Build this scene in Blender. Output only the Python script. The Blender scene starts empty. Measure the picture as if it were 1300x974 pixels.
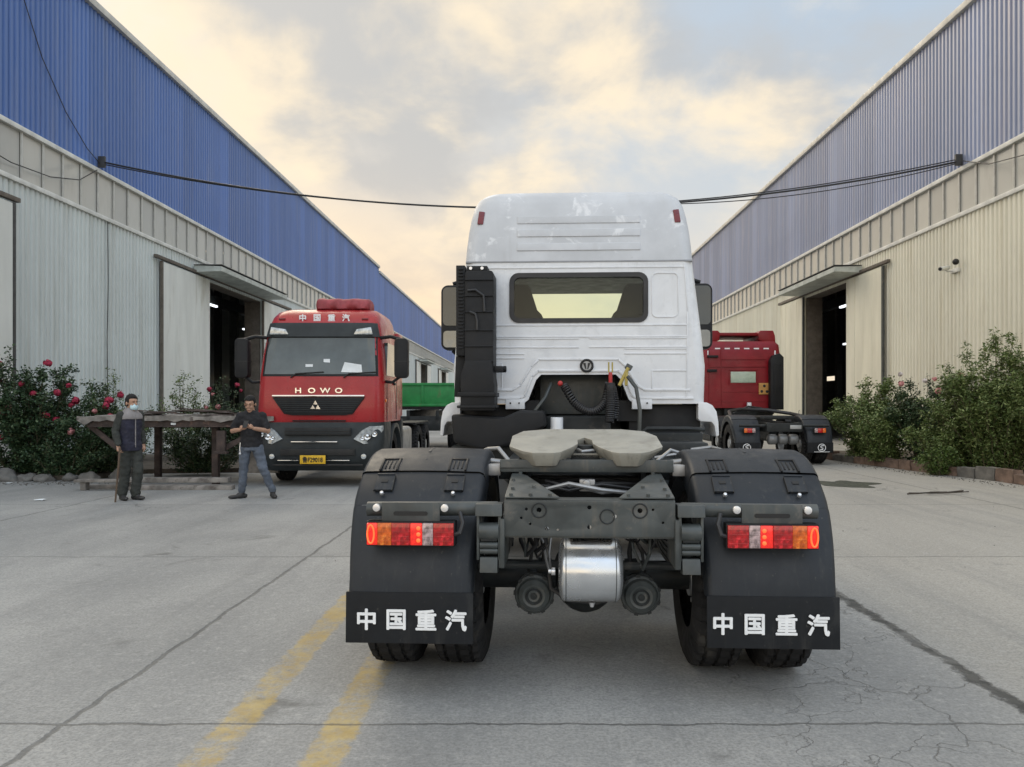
import bpy, bmesh, math, random
from mathutils import Vector, Matrix, noise as mnoise
random.seed(11)
S = bpy.context.scene
C = S.collection
R = math.radians
PI = math.pi

# ------------------------------------------------------------------ camera, sky, sun, exposure
cam = bpy.data.cameras.new("camera"); camo = bpy.data.objects.new("camera", cam); C.objects.link(camo)
camo.location = (0, 0, 1.55); camo.rotation_euler = (R(90), 0, 0)
cam.sensor_width = 36; cam.lens = 976 / 1300 * 36
cam.shift_x = -21 / 1300; cam.shift_y = 27 / 1300
cam.clip_start = 0.05; cam.clip_end = 3000
S.camera = camo
S.view_settings.view_transform = 'Standard'; S.view_settings.look = 'None'
S.view_settings.exposure = 0.34; S.view_settings.gamma = 1.0; S.view_settings.use_curve_mapping = False
S.render.engine = 'CYCLES'
S.cycles.use_denoising = True
S.cycles.max_bounces = 7; S.cycles.transparent_max_bounces = 12

SUN_EL, SUN_AZ = R(34), R(-32)           # azimuth from +Y towards +X
W = bpy.data.worlds.new("World"); S.world = W; W.use_nodes = True
nt = W.node_tree; nt.nodes.clear()
def wn(t, **k):
    n = nt.nodes.new(t)
    for a, b in k.items(): setattr(n, a, b)
    return n
def wmath(op, a, b=None, clamp=False):
    n = wn('ShaderNodeMath', operation=op); n.use_clamp = clamp
    for i, v in enumerate((a, b)):
        if v is None: continue
        if isinstance(v, (int, float)): n.inputs[i].default_value = v
        else: nt.links.new(v, n.inputs[i])
    return n.outputs[0]
def wrange(v, a, b, c=0.0, d=1.0):
    n = wn('ShaderNodeMapRange', interpolation_type='SMOOTHSTEP')
    nt.links.new(v, n.inputs[0])
    for i, q in enumerate((a, b, c, d)): n.inputs[i + 1].default_value = q
    return n.outputs[0]
def wmix(f, a, b):
    n = wn('ShaderNodeMix', data_type='RGBA')
    if isinstance(f, float): n.inputs[0].default_value = f
    else: nt.links.new(f, n.inputs[0])
    for i, v in ((6, a), (7, b)):
        if isinstance(v, tuple): n.inputs[i].default_value = (*v, 1)
        else: nt.links.new(v, n.inputs[i])
    return n.outputs[2]
tc = wn('ShaderNodeTexCoord'); sep = wn('ShaderNodeSeparateXYZ'); nt.links.new(tc.outputs['Generated'], sep.inputs[0])
X_, Y_, Z_ = sep.outputs
sky = wn('ShaderNodeTexSky', sky_type='NISHITA'); sky.sun_disc = False
sky.sun_elevation = SUN_EL; sky.sun_rotation = SUN_AZ; sky.dust_density = 3.0; sky.air_density = 1.2
zz = wmath('ADD', wmath('MAXIMUM', Z_, 0.0), 0.42)
cmb = wn('ShaderNodeCombineXYZ')
nt.links.new(wmath('DIVIDE', X_, zz), cmb.inputs[0]); nt.links.new(wmath('DIVIDE', Y_, zz), cmb.inputs[1])
def wnoise(scale, detail, rough, dist, off):
    m = wn('ShaderNodeMapping'); nt.links.new(cmb.outputs[0], m.inputs[0]); m.inputs['Location'].default_value = off
    n = wn('ShaderNodeTexNoise'); nt.links.new(m.outputs[0], n.inputs['Vector'])
    n.inputs['Scale'].default_value = scale; n.inputs['Detail'].default_value = detail
    n.inputs['Roughness'].default_value = rough; n.inputs['Distortion'].default_value = dist
    return n.outputs[0]
SKY_A, SKY_B = (0.4, 5.2, 1), (2.3, 8.1, 3)
n1 = wnoise(2.0, 7, .55, .15, SKY_A); n2 = wnoise(3.6, 8, .54, .18, SKY_B); n3 = wnoise(.8, 3, .5, .2, (1, 9, 2))
SK = 9.0   # the sky colours below are in picture values, divided by the strength used at the end
elev = wrange(Z_, .0, .42)
low = wmix(wrange(X_, -.45, .45), (.98, .74, .47), (.86, .74, .57))
hi = wmix(wrange(X_, -.30, .38), (.58, .57, .535), (.48, .57, .67))
base = wmix(elev, low, hi)
blue = wmix(wmath('MULTIPLY', wmath('MULTIPLY', wrange(n3, .42, .62), wrange(Z_, .1, .4)), .6), base, (.48, .57, .66))
sky_scaled = wn('ShaderNodeVectorMath', operation='SCALE'); nt.links.new(sky.outputs[0], sky_scaled.inputs[0]); sky_scaled.inputs[3].default_value = .10
blue = wmix(.10, blue, sky_scaled.outputs[0])
grey = wmix(wmath('MULTIPLY', wrange(n1, .46, .62), .72), blue, (.50, .50, .495))
lit = wmix(wmath('MULTIPLY', wrange(n2, .44, .66), wmath('MULTIPLY', wrange(n1, .34, .54), .85)), grey, (.98, .83, .61))
lit = wmix(wmath('MULTIPLY', wrange(Z_, .30, .04), wmath('MULTIPLY', wrange(X_, .35, -.40), .80)), lit, (1.04, .77, .48))
back = wrange(Y_, .25, -.55, .90, 1.78)  # sky out of view, behind and overhead, brightened as added fill
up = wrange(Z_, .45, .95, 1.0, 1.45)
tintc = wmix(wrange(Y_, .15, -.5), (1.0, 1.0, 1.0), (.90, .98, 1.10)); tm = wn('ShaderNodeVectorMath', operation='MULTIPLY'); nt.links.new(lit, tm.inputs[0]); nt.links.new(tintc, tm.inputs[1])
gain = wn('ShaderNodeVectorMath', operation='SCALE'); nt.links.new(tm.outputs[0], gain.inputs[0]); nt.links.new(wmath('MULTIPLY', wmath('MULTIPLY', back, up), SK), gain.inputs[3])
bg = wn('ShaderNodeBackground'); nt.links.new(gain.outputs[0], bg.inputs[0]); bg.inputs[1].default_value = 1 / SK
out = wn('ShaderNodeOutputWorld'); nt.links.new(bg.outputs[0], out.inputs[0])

sl = bpy.data.lights.new("sun", 'SUN'); so = bpy.data.objects.new("sun", sl); C.objects.link(so)
sl.energy = 1.0; sl.angle = R(35); sl.color = (1.0, .86, .66)
d = Vector((math.sin(SUN_AZ) * math.cos(SUN_EL), math.cos(SUN_AZ) * math.cos(SUN_EL), math.sin(SUN_EL)))
so.rotation_euler = d.to_track_quat('Z', 'Y').to_euler(); so.location = d * 60

# ------------------------------------------------------------------ materials
class NT:
    def __init__(s, m): s.m = m; s.t = m.node_tree; s.b = s.t.nodes['Principled BSDF']
    def n(s, t, **k):
        n = s.t.nodes.new(t)
        for a, b in k.items(): setattr(n, a, b)
        return n
    def l(s, a, b): s.t.links.new(a, b)
    def math(s, op, a, b=None, c=None, clamp=False):
        n = s.n('ShaderNodeMath', operation=op); n.use_clamp = clamp
        for i, v in enumerate((a, b, c)):
            if v is None: continue
            if isinstance(v, (int, float)): n.inputs[i].default_value = v
            else: s.l(v, n.inputs[i])
        return n.outputs[0]
    def rng(s, v, a, b, c=0.0, d=1.0):
        n = s.n('ShaderNodeMapRange', interpolation_type='SMOOTHSTEP'); s.l(v, n.inputs[0])
        for i, q in enumerate((a, b, c, d)): n.inputs[i + 1].default_value = q
        return n.outputs[0]
    def mix(s, f, a, b, blend='MIX'):
        n = s.n('ShaderNodeMix', data_type='RGBA', blend_type=blend)
        if isinstance(f, (int, float)): n.inputs[0].default_value = f
        else: s.l(f, n.inputs[0])
        for i, v in ((6, a), (7, b)):
            if isinstance(v, tuple): n.inputs[i].default_value = (*v[:3], 1)
            else: s.l(v, n.inputs[i])
        return n.outputs[2]
    def noise(s, vec, scale, detail=4, rough=.55, dist=0.0):
        n = s.n('ShaderNodeTexNoise'); s.l(vec, n.inputs['Vector'])
        n.inputs['Scale'].default_value = scale; n.inputs['Detail'].default_value = detail
        n.inputs['Roughness'].default_value = rough; n.inputs['Distortion'].default_value = dist
        return n.outputs[0]
    def mapping(s, vec, scale=(1, 1, 1), loc=(0, 0, 0)):
        n = s.n('ShaderNodeMapping'); s.l(vec, n.inputs[0]); n.inputs['Scale'].default_value = scale; n.inputs['Location'].default_value = loc
        return n.outputs[0]
    def obj(s): return s.n('ShaderNodeTexCoord').outputs['Object']
    def pos(s): return s.n('ShaderNodeNewGeometry').outputs['Position']
    def bump(s, h, strength=.2, dist=.01):
        n = s.n('ShaderNodeBump'); n.inputs['Strength'].default_value = strength; n.inputs['Distance'].default_value = dist
        s.l(h, n.inputs['Height']); s.l(n.outputs[0], s.b.inputs['Normal'])
def newmat(name):
    m = bpy.data.materials.new(name); m.use_nodes = True
    return NT(m)
def pm(name, col, rough=.5, metal=0.0, var=.2, ns=4.0, patch=None, pr=(.55, .7), ps=3.0, bump=0.0, bs=80.0, coat=0.0, emit=None, es=1.0, streak=False, spec=.5, grime=None):
    k = newmat(name); b = k.b
    v = k.obj()
    if streak: vv = k.mapping(v, (1, 1, .18))
    else: vv = v
    n = k.noise(vv, ns, 6, .6)
    c = k.mix(k.rng(n, .3, .72), tuple(x * (1 - var) for x in col), tuple(min(1, x * (1 + var * .5)) for x in col))
    if patch:
        c = k.mix(k.rng(k.noise(vv, ps, 7, .65, .4), *pr), c, patch)
    if grime:
        gc, ga = grime
        g1 = k.rng(k.noise(k.mapping(v, (7, 7, .55)), 1.4, 6, .7), .52, .72); g2 = k.rng(k.noise(v, 1.3, 4, .6), .42, .62)
        c = k.mix(k.math('MULTIPLY', k.math('MULTIPLY', g1, g2), ga), c, gc)
        sp = k.rng(k.noise(v, 34, 3, .6), .66, .74); c = k.mix(k.math('MULTIPLY', sp, ga), c, gc)
    k.l(c, b.inputs['Base Color'])
    r = k.rng(k.noise(v, ns * 2.3, 4), .25, .75, max(0, rough - .1), min(1, rough + .12)); k.l(r, b.inputs['Roughness'])
    b.inputs['Metallic'].default_value = metal; b.inputs['Coat Weight'].default_value = coat
    b.inputs['Specular IOR Level'].default_value = spec
    if bump: k.bump(k.noise(v, bs, 3), bump)
    if emit:
        b.inputs['Emission Color'].default_value = (*emit, 1); b.inputs['Emission Strength'].default_value = es
    return k.m

def concrete_nodes(k):
    p = k.pos(); sx = k.n('ShaderNodeSeparateXYZ'); k.l(p, sx.inputs[0]); x, y = sx.outputs[0], sx.outputs[1]
    wob = k.math('MULTIPLY', k.math('SUBTRACT', k.noise(p, 3.0, 6, .7), .5), .10)
    xw = k.math('ADD', x, wob); yw = k.math('ADD', y, wob)
    def joint(v, o, per, w):
        f = k.math('FRACT', k.math('ADD', k.math('DIVIDE', k.math('SUBTRACT', v, o), per), 100.5))
        d = k.math('MULTIPLY', k.math('ABSOLUTE', k.math('SUBTRACT', f, .5)), per)
        return k.rng(d, w * .35, w, 1.0, 0.0)
    j = k.math('MAXIMUM', joint(xw, -2.25, 4.8, .022), joint(yw, 3.735, 4.1, .014))
    # the badly broken joint to the right of the truck
    wob2 = k.math('MULTIPLY', k.math('SUBTRACT', k.noise(p, 5.0, 8, .75), .5), .26)
    dj = k.math('ABSOLUTE', k.math('SUBTRACT', k.math('ADD', x, wob2), 2.53))
    brk = k.math('MULTIPLY', k.rng(dj, .012, .06, 1.0, 0.0), k.rng(k.noise(p, 1.1, 3), .30, .5))
    brk = k.math('MULTIPLY', brk, k.rng(y, 7.5, 10.5, 1, 0))
    # cracks
    pw = k.n('ShaderNodeVectorMath', operation='ADD'); k.l(p, pw.inputs[0])
    nn = k.n('ShaderNodeTexNoise'); k.l(p, nn.inputs['Vector']); nn.inputs['Scale'].default_value = 2.2; nn.inputs['Detail'].default_value = 6
    sc = k.n('ShaderNodeVectorMath', operation='SCALE'); k.l(nn.outputs[1], sc.inputs[0]); sc.inputs[3].default_value = .9; k.l(sc.outputs[0], pw.inputs[1])
    def crack(scale, w):
        v = k.n('ShaderNodeTexVoronoi', feature='DISTANCE_TO_EDGE'); k.l(pw.outputs[0], v.inputs['Vector']); v.inputs['Scale'].default_value = scale
        return k.rng(v.outputs[0], 0.0, w, 1.0, 0.0)
    zone = k.math('MULTIPLY', k.math('MULTIPLY', k.rng(x, .4, 1.3), k.rng(x, 2.5, 2.75, 1, 0)), k.rng(y, 5.2, 7.5, 1, 0))
    c1 = k.math('MULTIPLY', crack(.85, .010), k.math('MAXIMUM', k.math('MULTIPLY', zone, .75), k.rng(k.noise(p, .22, 2), .60, .66)))
    c2 = k.math('MULTIPLY', crack(1.9, .012), k.math('MULTIPLY', zone, k.rng(k.noise(p, .9, 3), .46, .60)))
    crk = k.math('MAXIMUM', c1, k.math('MULTIPLY', c2, .7))
    # tone: slab to slab, blotches, stains, dust
    fx = k.math('FLOOR', k.math('DIVIDE', k.math('SUBTRACT', x, -2.25), 4.8)); fy = k.math('FLOOR', k.math('DIVIDE', k.math('SUBTRACT', y, 3.735), 4.1))
    cb = k.n('ShaderNodeCombineXYZ'); k.l(fx, cb.inputs[0]); k.l(fy, cb.inputs[1])
    wnz = k.n('ShaderNodeTexWhiteNoise', noise_dimensions='2D'); k.l(cb.outputs[0], wnz.inputs['Vector'])
    slab = k.rng(wnz.outputs[0], 0, 1, .93, 1.06)
    big = k.noise(k.mapping(p, (1, .55, 1)), .55, 7, .62, .3)
    col = k.mix(k.rng(big, .32, .70), (.255, .256, .250), (.40, .395, .376))
    col = k.mix(k.math('MULTIPLY', k.rng(x, 2.3, 2.9), .7), col, (.345, .325, .285))
    col = k.mix(k.math('MULTIPLY', k.rng(y, 10, 26), .45), col, (.33, .32, .295))
    tr = k.noise(k.mapping(p, (1.6, .12, 1)), 1.0, 5, .6)                # tyre-polished streaks along the yard
    col = k.mix(k.rng(tr, .50, .68, 0, .35), col, (.17, .172, .17))
    st = k.noise(p, 1.7, 8, .7, .6)
    col = k.mix(k.rng(st, .58, .72, 0, .6), col, (.13, .13, .125))
    st2 = k.noise(k.mapping(p, (1, 1, 1), (13, 4, 0)), 2.6, 8, .7, .3)
    col = k.mix(k.rng(st2, .58, .72, 0, .5), col, (.40, .39, .37))
    fine = k.noise(p, 55, 4, .7)
    col = k.mix(k.rng(fine, .35, .68, 0, .55), col, (.13, .13, .127))
    mid = k.noise(p, 17, 6, .75); col = k.mix(k.rng(mid, .50, .70, 0, .45), col, (.44, .43, .405)); col = k.mix(k.rng(mid, .46, .30, 0, .40), col, (.13, .13, .125))
    oil = k.noise(k.mapping(p, (1, 1, 1), (3, 31, 0)), .8, 5, .6, .8); col = k.mix(k.rng(oil, .66, .74, 0, .6), col, (.085, .083, .078))
    spk = k.n('ShaderNodeTexVoronoi'); k.l(p, spk.inputs['Vector']); spk.inputs['Scale'].default_value = 38
    col = k.mix(k.math('MULTIPLY', k.rng(spk.outputs[0], .06, .16, 1, 0), k.rng(k.noise(p, 7, 3), .5, .62)), col, (.10, .10, .095))
    tint = k.n('ShaderNodeVectorMath', operation='SCALE'); k.l(col, tint.inputs[0]); k.l(slab, tint.inputs[3])
    col = tint.outputs[0]
    gr = k.math('MAXIMUM', k.math('MULTIPLY', j, .62), k.math('MAXIMUM', k.math('MULTIPLY', crk, .55), brk))
    dark = k.mix(k.rng(k.noise(p, 9, 3), .4, .6), (.05, .05, .047), (.09, .088, .08))
    h = k.math('SUBTRACT', k.math('ADD', k.math('MULTIPLY', k.noise(p, 14, 6, .7), .25), k.math('MULTIPLY', fine, .12)), gr)
    return p, x, y, col, gr, dark, h
k = newmat("concrete")
p, x, y, col, gr, dark, h = concrete_nodes(k)
k.l(k.mix(gr, col, dark), k.b.inputs['Base Color']); k.b.inputs['Roughness'].default_value = .78
k.bump(h, .9, .012); M_CONC = k.m
k = newmat("worn_yellow_paint")
p, x, y, col, gr, dark, h = concrete_nodes(k)
paint = k.mix(k.rng(k.noise(p, 6, 5), .35, .65), (.42, .29, .075), (.50, .37, .13))
wear = k.math('ADD', k.math('MULTIPLY', k.noise(p, 16, 8, .78), .55), k.math('MULTIPLY', k.noise(p, 3.1, 4, .6), .45))
def edge(k, x, c, w):
    dd = k.math('ABSOLUTE', k.math('SUBTRACT', k.math('ADD', x, k.math('MULTIPLY', k.math('SUBTRACT', k.noise(p, 11, 5, .7), .5), .12)), c))
    return k.rng(dd, w - .035, w, 1, 0)
em = k.math('MAXIMUM', edge(k, x, -1.42, .105), edge(k, x, -.90, .105))
cov = k.math('MULTIPLY', k.math('MULTIPLY', k.rng(wear, .36, .60), em), .78)
c = k.mix(cov, col, paint); c = k.mix(gr, c, dark)
k.l(c, k.b.inputs['Base Color']); k.b.inputs['Roughness'].default_value = .75; k.bump(h, .55, .012); M_YEL = k.m

def cladding(name, col, sheet, rough, dirt, var=.07, met=0.0):
    k = newmat(name); p = k.pos(); sx = k.n('ShaderNodeSeparateXYZ'); k.l(p, sx.inputs[0])
    w = k.n('ShaderNodeTexWhiteNoise', noise_dimensions='1D'); k.l(k.math('FLOOR', k.math('DIVIDE', sx.outputs[1], sheet)), w.inputs['W'])
    c = k.mix(w.outputs[0], tuple(q * (1 - var) for q in col), tuple(min(1, q * (1 + var)) for q in col))
    st = k.noise(k.mapping(p, (1, 2.6, .16)), 1.3, 6, .65)
    c = k.mix(k.rng(st, .48, .72, 0, .6), c, dirt)
    rs = k.noise(k.mapping(p, (1, 7.0, .10)), 1.6, 5, .7); c = k.mix(k.math('MULTIPLY', k.rng(rs, .60, .72), .35), c, (.20, .15, .11))
    sf = k.math('FRACT', k.math('DIVIDE', sx.outputs[1], sheet)); lap = k.rng(k.math('ABSOLUTE', k.math('SUBTRACT', sf, .5)), .485, .497); c = k.mix(k.math('MULTIPLY', lap, .35), c, tuple(q * .45 for q in col))
    big = k.noise(k.mapping(p, (1, .25, .5)), .6, 4, .6)
    c = k.mix(k.rng(big, .45, .75, 0, .4), c, tuple(q * .82 for q in col))
    k.l(c, k.b.inputs['Base Color']); k.b.inputs['Roughness'].default_value = rough; k.b.inputs['Metallic'].default_value = met
    k.bump(k.noise(k.mapping(p, (1, 1.4, .35)), 2.0, 3), .45, .04)
    return k.m
M_BLUE = cladding("blue_steel_sheet", (.085, .165, .405), .84, .42, (.16, .21, .36), .16)
M_LAV = cladding("lavender_lit_steel_sheet", (.270, .312, .445), .84, .38, (.38, .37, .44), .16)  # same blue sheet, warm light and sky gloss put into the base colour
M_MINT = cladding("pale_green_steel_sheet", (.60, .64, .625), .84, .5, (.42, .43, .39))
M_CREAM = cladding("cream_steel_sheet", (.73, .71, .60), .84, .5, (.54, .49, .36))
M_DOORL = pm("weathered_white_door", (.70, .71, .67), .55, var=.12, ns=1.5, patch=(.42, .40, .33), pr=(.56, .78), ps=1.2, streak=True)
M_DOORR = pm("cream_door", (.73, .70, .57), .55, var=.12, ns=1.5, patch=(.50, .44, .30), pr=(.58, .8), ps=1.2, streak=True)
M_TRIM = pm("white_flashing", (.66, .66, .62), .5, var=.2, ns=2)
M_MULL = pm("aluminium_mullion", (.55, .54, .50), .45, var=.2, ns=2)
k = newmat("dusty_window_sheet"); p = k.pos(); sx = k.n('ShaderNodeSeparateXYZ'); k.l(p, sx.inputs[0])
w = k.n('ShaderNodeTexWhiteNoise', noise_dimensions='1D'); k.l(k.math('FLOOR', k.math('DIVIDE', k.math('SUBTRACT', sx.outputs[1], 8.0), .84)), w.inputs['W'])
c = k.mix(w.outputs[0], (.42, .42, .395), (.52, .515, .475)); c = k.mix(k.rng(k.noise(k.mapping(p, (1, 1.2, .35)), 1.1, 6, .65), .45, .75, 0, .5), c, (.35, .345, .32))
k.l(c, k.b.inputs['Base Color']); k.b.inputs['Roughness'].default_value = .14; M_BAND = k.m
M_CANOPY = pm("canopy_sheet", (.50, .53, .49), .6, var=.25, ns=2, patch=(.30, .30, .27), ps=2)
M_STEELD = pm("dark_steel", (.05, .05, .05), .55, var=.3)
M_JAMB = pm("brown_jamb", (.13, .11, .09), .7, var=.3)
M_INT = pm("dark_interior", (.045, .045, .045), .85, var=.3)
M_WHITE = pm("white_cab_paint", (.70, .715, .74), .34, var=.06, ns=2.6, patch=(.61, .625, .65), pr=(.47, .66), ps=4.2, coat=.1, bump=.05, bs=9, grime=((.40, .39, .37), .28))
M_WHITE2 = pm("scuffed_roof_paint", (.53, .545, .57), .5, var=.12, ns=2.4, patch=(.68, .69, .71), pr=(.57, .67), ps=4.4, bump=.06, bs=8, grime=((.38, .38, .38), .3))
M_SEAM = pm("panel_seam", (.30, .31, .33), .6)
M_PLAST = pm("black_plastic", (.014, .0145, .016), .52, var=.25, ns=3, bump=.08, bs=300, spec=.25)
M_GUARD = pm("mudguard_plastic", (.017, .021, .027), .46, var=.18, ns=2.5, patch=(.030, .033, .038), ps=2, pr=(.5, .75), bump=.12, bs=400, spec=.32, grime=((.085, .08, .072), .55))
M_FLAP = pm("rubber_flap", (.014, .0155, .018), .6, var=.25, ns=3, patch=(.026, .027, .028), ps=5, spec=.2, grime=((.07, .066, .06), .5))
M_RUB = pm("tyre_rubber", (.020, .020, .021), .8, var=.35, ns=5, patch=(.045, .043, .040), ps=4, bump=.1, spec=.2)
M_FRAME = pm("grey_chassis_paint", (.055, .063, .063), .42, var=.35, ns=5, patch=(.11, .105, .095), ps=6, pr=(.56, .7), grime=((.13, .11, .085), .6))
M_DKFR = pm("dark_chassis_paint", (.022, .025, .026), .5, var=.35, ns=6, patch=(.06, .056, .05), ps=7, pr=(.58, .72), spec=.3)
M_BOLT = pm("zinc_bolt", (.75, .75, .76), .3, .8)
M_SILVER = pm("silver_tank_paint", (.62, .64, .66), .24, .75, var=.08, ns=3)
M_TANKD = pm("dull_grey_tank", (.17, .175, .18), .4, .3)
M_RIM = pm("wheel_rim_steel", (.38, .39, .40), .4, .5, var=.2)
M_GREASE = pm("greasy_primer_plate", (.33, .318, .275), .45, var=.15, ns=3, patch=(.235, .222, .19), ps=4, pr=(.50, .70), bump=.08, bs=60, grime=((.09, .085, .07), .5))
M_ALU = pm("dull_aluminium", (.36, .36, .36), .4, .7, var=.3)
M_HOSE = pm("black_hose", (.02, .02, .022), .45)
M_HOSER = pm("red_coupling", (.45, .03, .03), .45)
M_HOSEY = pm("brass_coupling", (.42, .33, .08), .45)
M_LETTER = pm("white_lettering", (.80, .81, .82), .5, var=.08, ns=20)
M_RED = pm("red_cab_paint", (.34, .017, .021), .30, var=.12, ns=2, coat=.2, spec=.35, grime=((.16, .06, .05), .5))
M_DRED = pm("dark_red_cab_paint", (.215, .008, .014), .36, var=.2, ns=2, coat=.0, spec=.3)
M_TARP = pm("red_tarpaulin", (.30, .050, .060), .65, var=.3, ns=6, bump=.4, bs=8)
M_CHROME = pm("chrome", (.70, .70, .70), .15, 1.0, var=.05)
M_MIRR = pm("dim_mirror", (.20, .21, .21), .15, .6)
M_BUMP = pm("charcoal_bumper", (.028, .034, .037), .5, var=.25, ns=3, spec=.3)
M_GLASSD = pm("dark_windscreen", (.035, .045, .045), .06, var=.4, ns=.8, coat=.6)
M_WSCR = pm("grey_sheen_windscreen", (.085, .100, .097), .08, var=.5, ns=.7, coat=.5)  # grey of the glass reflection put into the base colour
M_GLASSB = pm("pale_window_glass", (.42, .50, .40), .15, var=.2)
M_PAPER = pm("paper", (.72, .75, .76), .7, var=.15)
M_YPLATE = pm("yellow_plate", (.70, .42, .02), .5, var=.08)
M_BLACK = pm("black_letter", (.012, .012, .012), .6)
M_GREEN = pm("green_body_paint", (.012, .215, .05), .5, var=.25, ns=3, patch=(.06, .16, .05), ps=3)
M_RUST = pm("rusty_steel", (.070, .050, .043), .85, var=.5, ns=5, patch=(.15, .095, .075), ps=6, bump=.3, bs=30)
M_DECK = pm("weathered_deck_board", (.25, .228, .205), .9, var=.5, ns=4, patch=(.10, .08, .07), ps=5, bump=.4, bs=25)
M_STONE = pm("rough_stone", (.15, .142, .13), .9, var=.4, ns=4, patch=(.12, .12, .11), ps=5, bump=.6, bs=15)
M_BRICK = pm("reddish_kerb_block", (.17, .115, .088), .92, var=.5, ns=3, patch=(.20, .18, .155), ps=4, bump=.8, bs=18)
M_SOIL = pm("bed_soil", (.085, .068, .05), .95, var=.4, ns=5, bump=.6, bs=12)
M_WET = pm("damp_moss", (.035, .042, .028), .5, var=.5, ns=5, bump=.5, bs=20)
M_TWIG = pm("dry_twig", (.05, .04, .032), .9, var=.4)
M_STEM = pm("brown_stem", (.10, .085, .05), .9, var=.3)
M_SKIN = pm("skin", (.42, .245, .165), .55, var=.12, ns=9)
M_HAIR = pm("black_hair", (.007, .006, .006), .8, bump=.5, bs=120)
M_JACK = pm("dark_navy_jacket", (.024, .024, .042), .9, var=.3, ns=8, bump=.5, bs=14)
M_JGREY = pm("pale_grey_cloth", (.26, .24, .235), .9, var=.2, ns=8)
M_TROU = pm("dark_green_grey_trousers", (.040, .043, .038), .95, var=.3, ns=7, bump=.6, bs=12)
M_JEAN = pm("faded_blue_jeans", (.105, .125, .160), .9, var=.4, ns=6, patch=(.21, .235, .27), ps=5, pr=(.56, .72), bump=.5, bs=12)
M_POLO = pm("black_polo_shirt", (.014, .014, .017), .85, var=.25, ns=6, bump=.5, bs=12)
M_SHOE = pm("dark_leather_shoe", (.028, .026, .026), .5)
M_MASKC = pm("pale_blue_mask", (.50, .66, .70), .8)
M_WOOD = pm("stick_wood", (.11, .075, .05), .8)
M_LAMPIN = pm("lit_tube", (.8, .8, .8), .5, emit=(.9, .95, 1.0), es=1.5)
M_LRED = pm("red_lens", (.26, .005, .008), .15, var=.7, ns=45, patch=(.55, .02, .03), ps=18, pr=(.52, .62), emit=(1, .01, .01), es=.10, coat=.5)
M_LRED2 = pm("lit_red_lens", (.6, .02, .015), .15, var=.5, ns=40, emit=(1, .020, .010), es=.42, coat=.5)
M_LLED = pm("lit_led", (.8, .2, .05), .3, emit=(1, .08, .02), es=.75)
M_LAMB = pm("amber_lens", (.42, .085, .010), .15, var=.7, ns=45, patch=(.6, .2, .03), ps=16, pr=(.52, .64), emit=(1, .16, .01), es=.16, coat=.4)
M_LWHT = pm("clear_lens", (.46, .34, .34), .12, var=.7, ns=40, coat=.5)
M_HEAD = pm("headlight_glass", (.50, .53, .54), .08, .3, var=.4, ns=16, coat=.6)
M_DKRED = pm("marker_lens", (.16, .02, .025), .25)
M_STICK = pm("orange_sign", (.50, .26, .07), .6)

def glassmat(name, tint, gl=.08):
    k = newmat(name); t = k.t; o = t.nodes['Material Output']
    tr = k.n('ShaderNodeBsdfTransparent'); tr.inputs[0].default_value = (*tint, 1)
    g = k.n('ShaderNodeBsdfGlossy'); g.inputs[0].default_value = (1, 1, 1, 1); g.inputs['Roughness'].default_value = .03
    f = k.n('ShaderNodeFresnel'); f.inputs[0].default_value = 1.45
    mx = k.n('ShaderNodeMixShader'); k.l(k.math('MULTIPLY', f.outputs[0], .45), mx.inputs[0]); k.l(tr.outputs[0], mx.inputs[1]); k.l(g.outputs[0], mx.inputs[2])
    k.l(mx.outputs[0], o.inputs[0]); return k.m
M_GLASS = glassmat("cab_glass", (.93, .97, .93), .0)

def leafmat(name, c0, c1, c2):
    k = newmat(name); g = k.n('ShaderNodeNewGeometry')
    r = k.n('ShaderNodeValToRGB'); k.l(g.outputs['Random Per Island'], r.inputs[0])
    e = r.color_ramp.elements; e[0].color = (*c0, 1); e[1].color = (*c2, 1); m = e.new(.55); m.color = (*c1, 1)
    k.l(r.outputs[0], k.b.inputs['Base Color']); k.b.inputs['Roughness'].default_value = .5
    k.b.inputs['Specular IOR Level'].default_value = .35
    k.b.inputs['Transmission Weight'].default_value = 0
    return k.m
M_LEAFD = leafmat("dark_rose_leaves", (.016, .038, .016), (.036, .070, .030), (.085, .118, .052))
M_LEAFM = leafmat("green_shrub_leaves", (.055, .092, .026), (.120, .172, .052), (.22, .26, .105))
M_LEAFY = leafmat("yellow_green_leaves", (.03, .06, .012), (.07, .12, .025), (.14, .18, .05))
M_FLRED = pm("crimson_petal", (.34, .015, .05), .7, var=.6, ns=40)
M_FLPNK = pm("pink_petal", (.62, .26, .26), .6, var=.4, ns=30)
M_FLWHT = pm("white_petal", (.68, .62, .60), .6, var=.3, ns=30)

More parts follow.
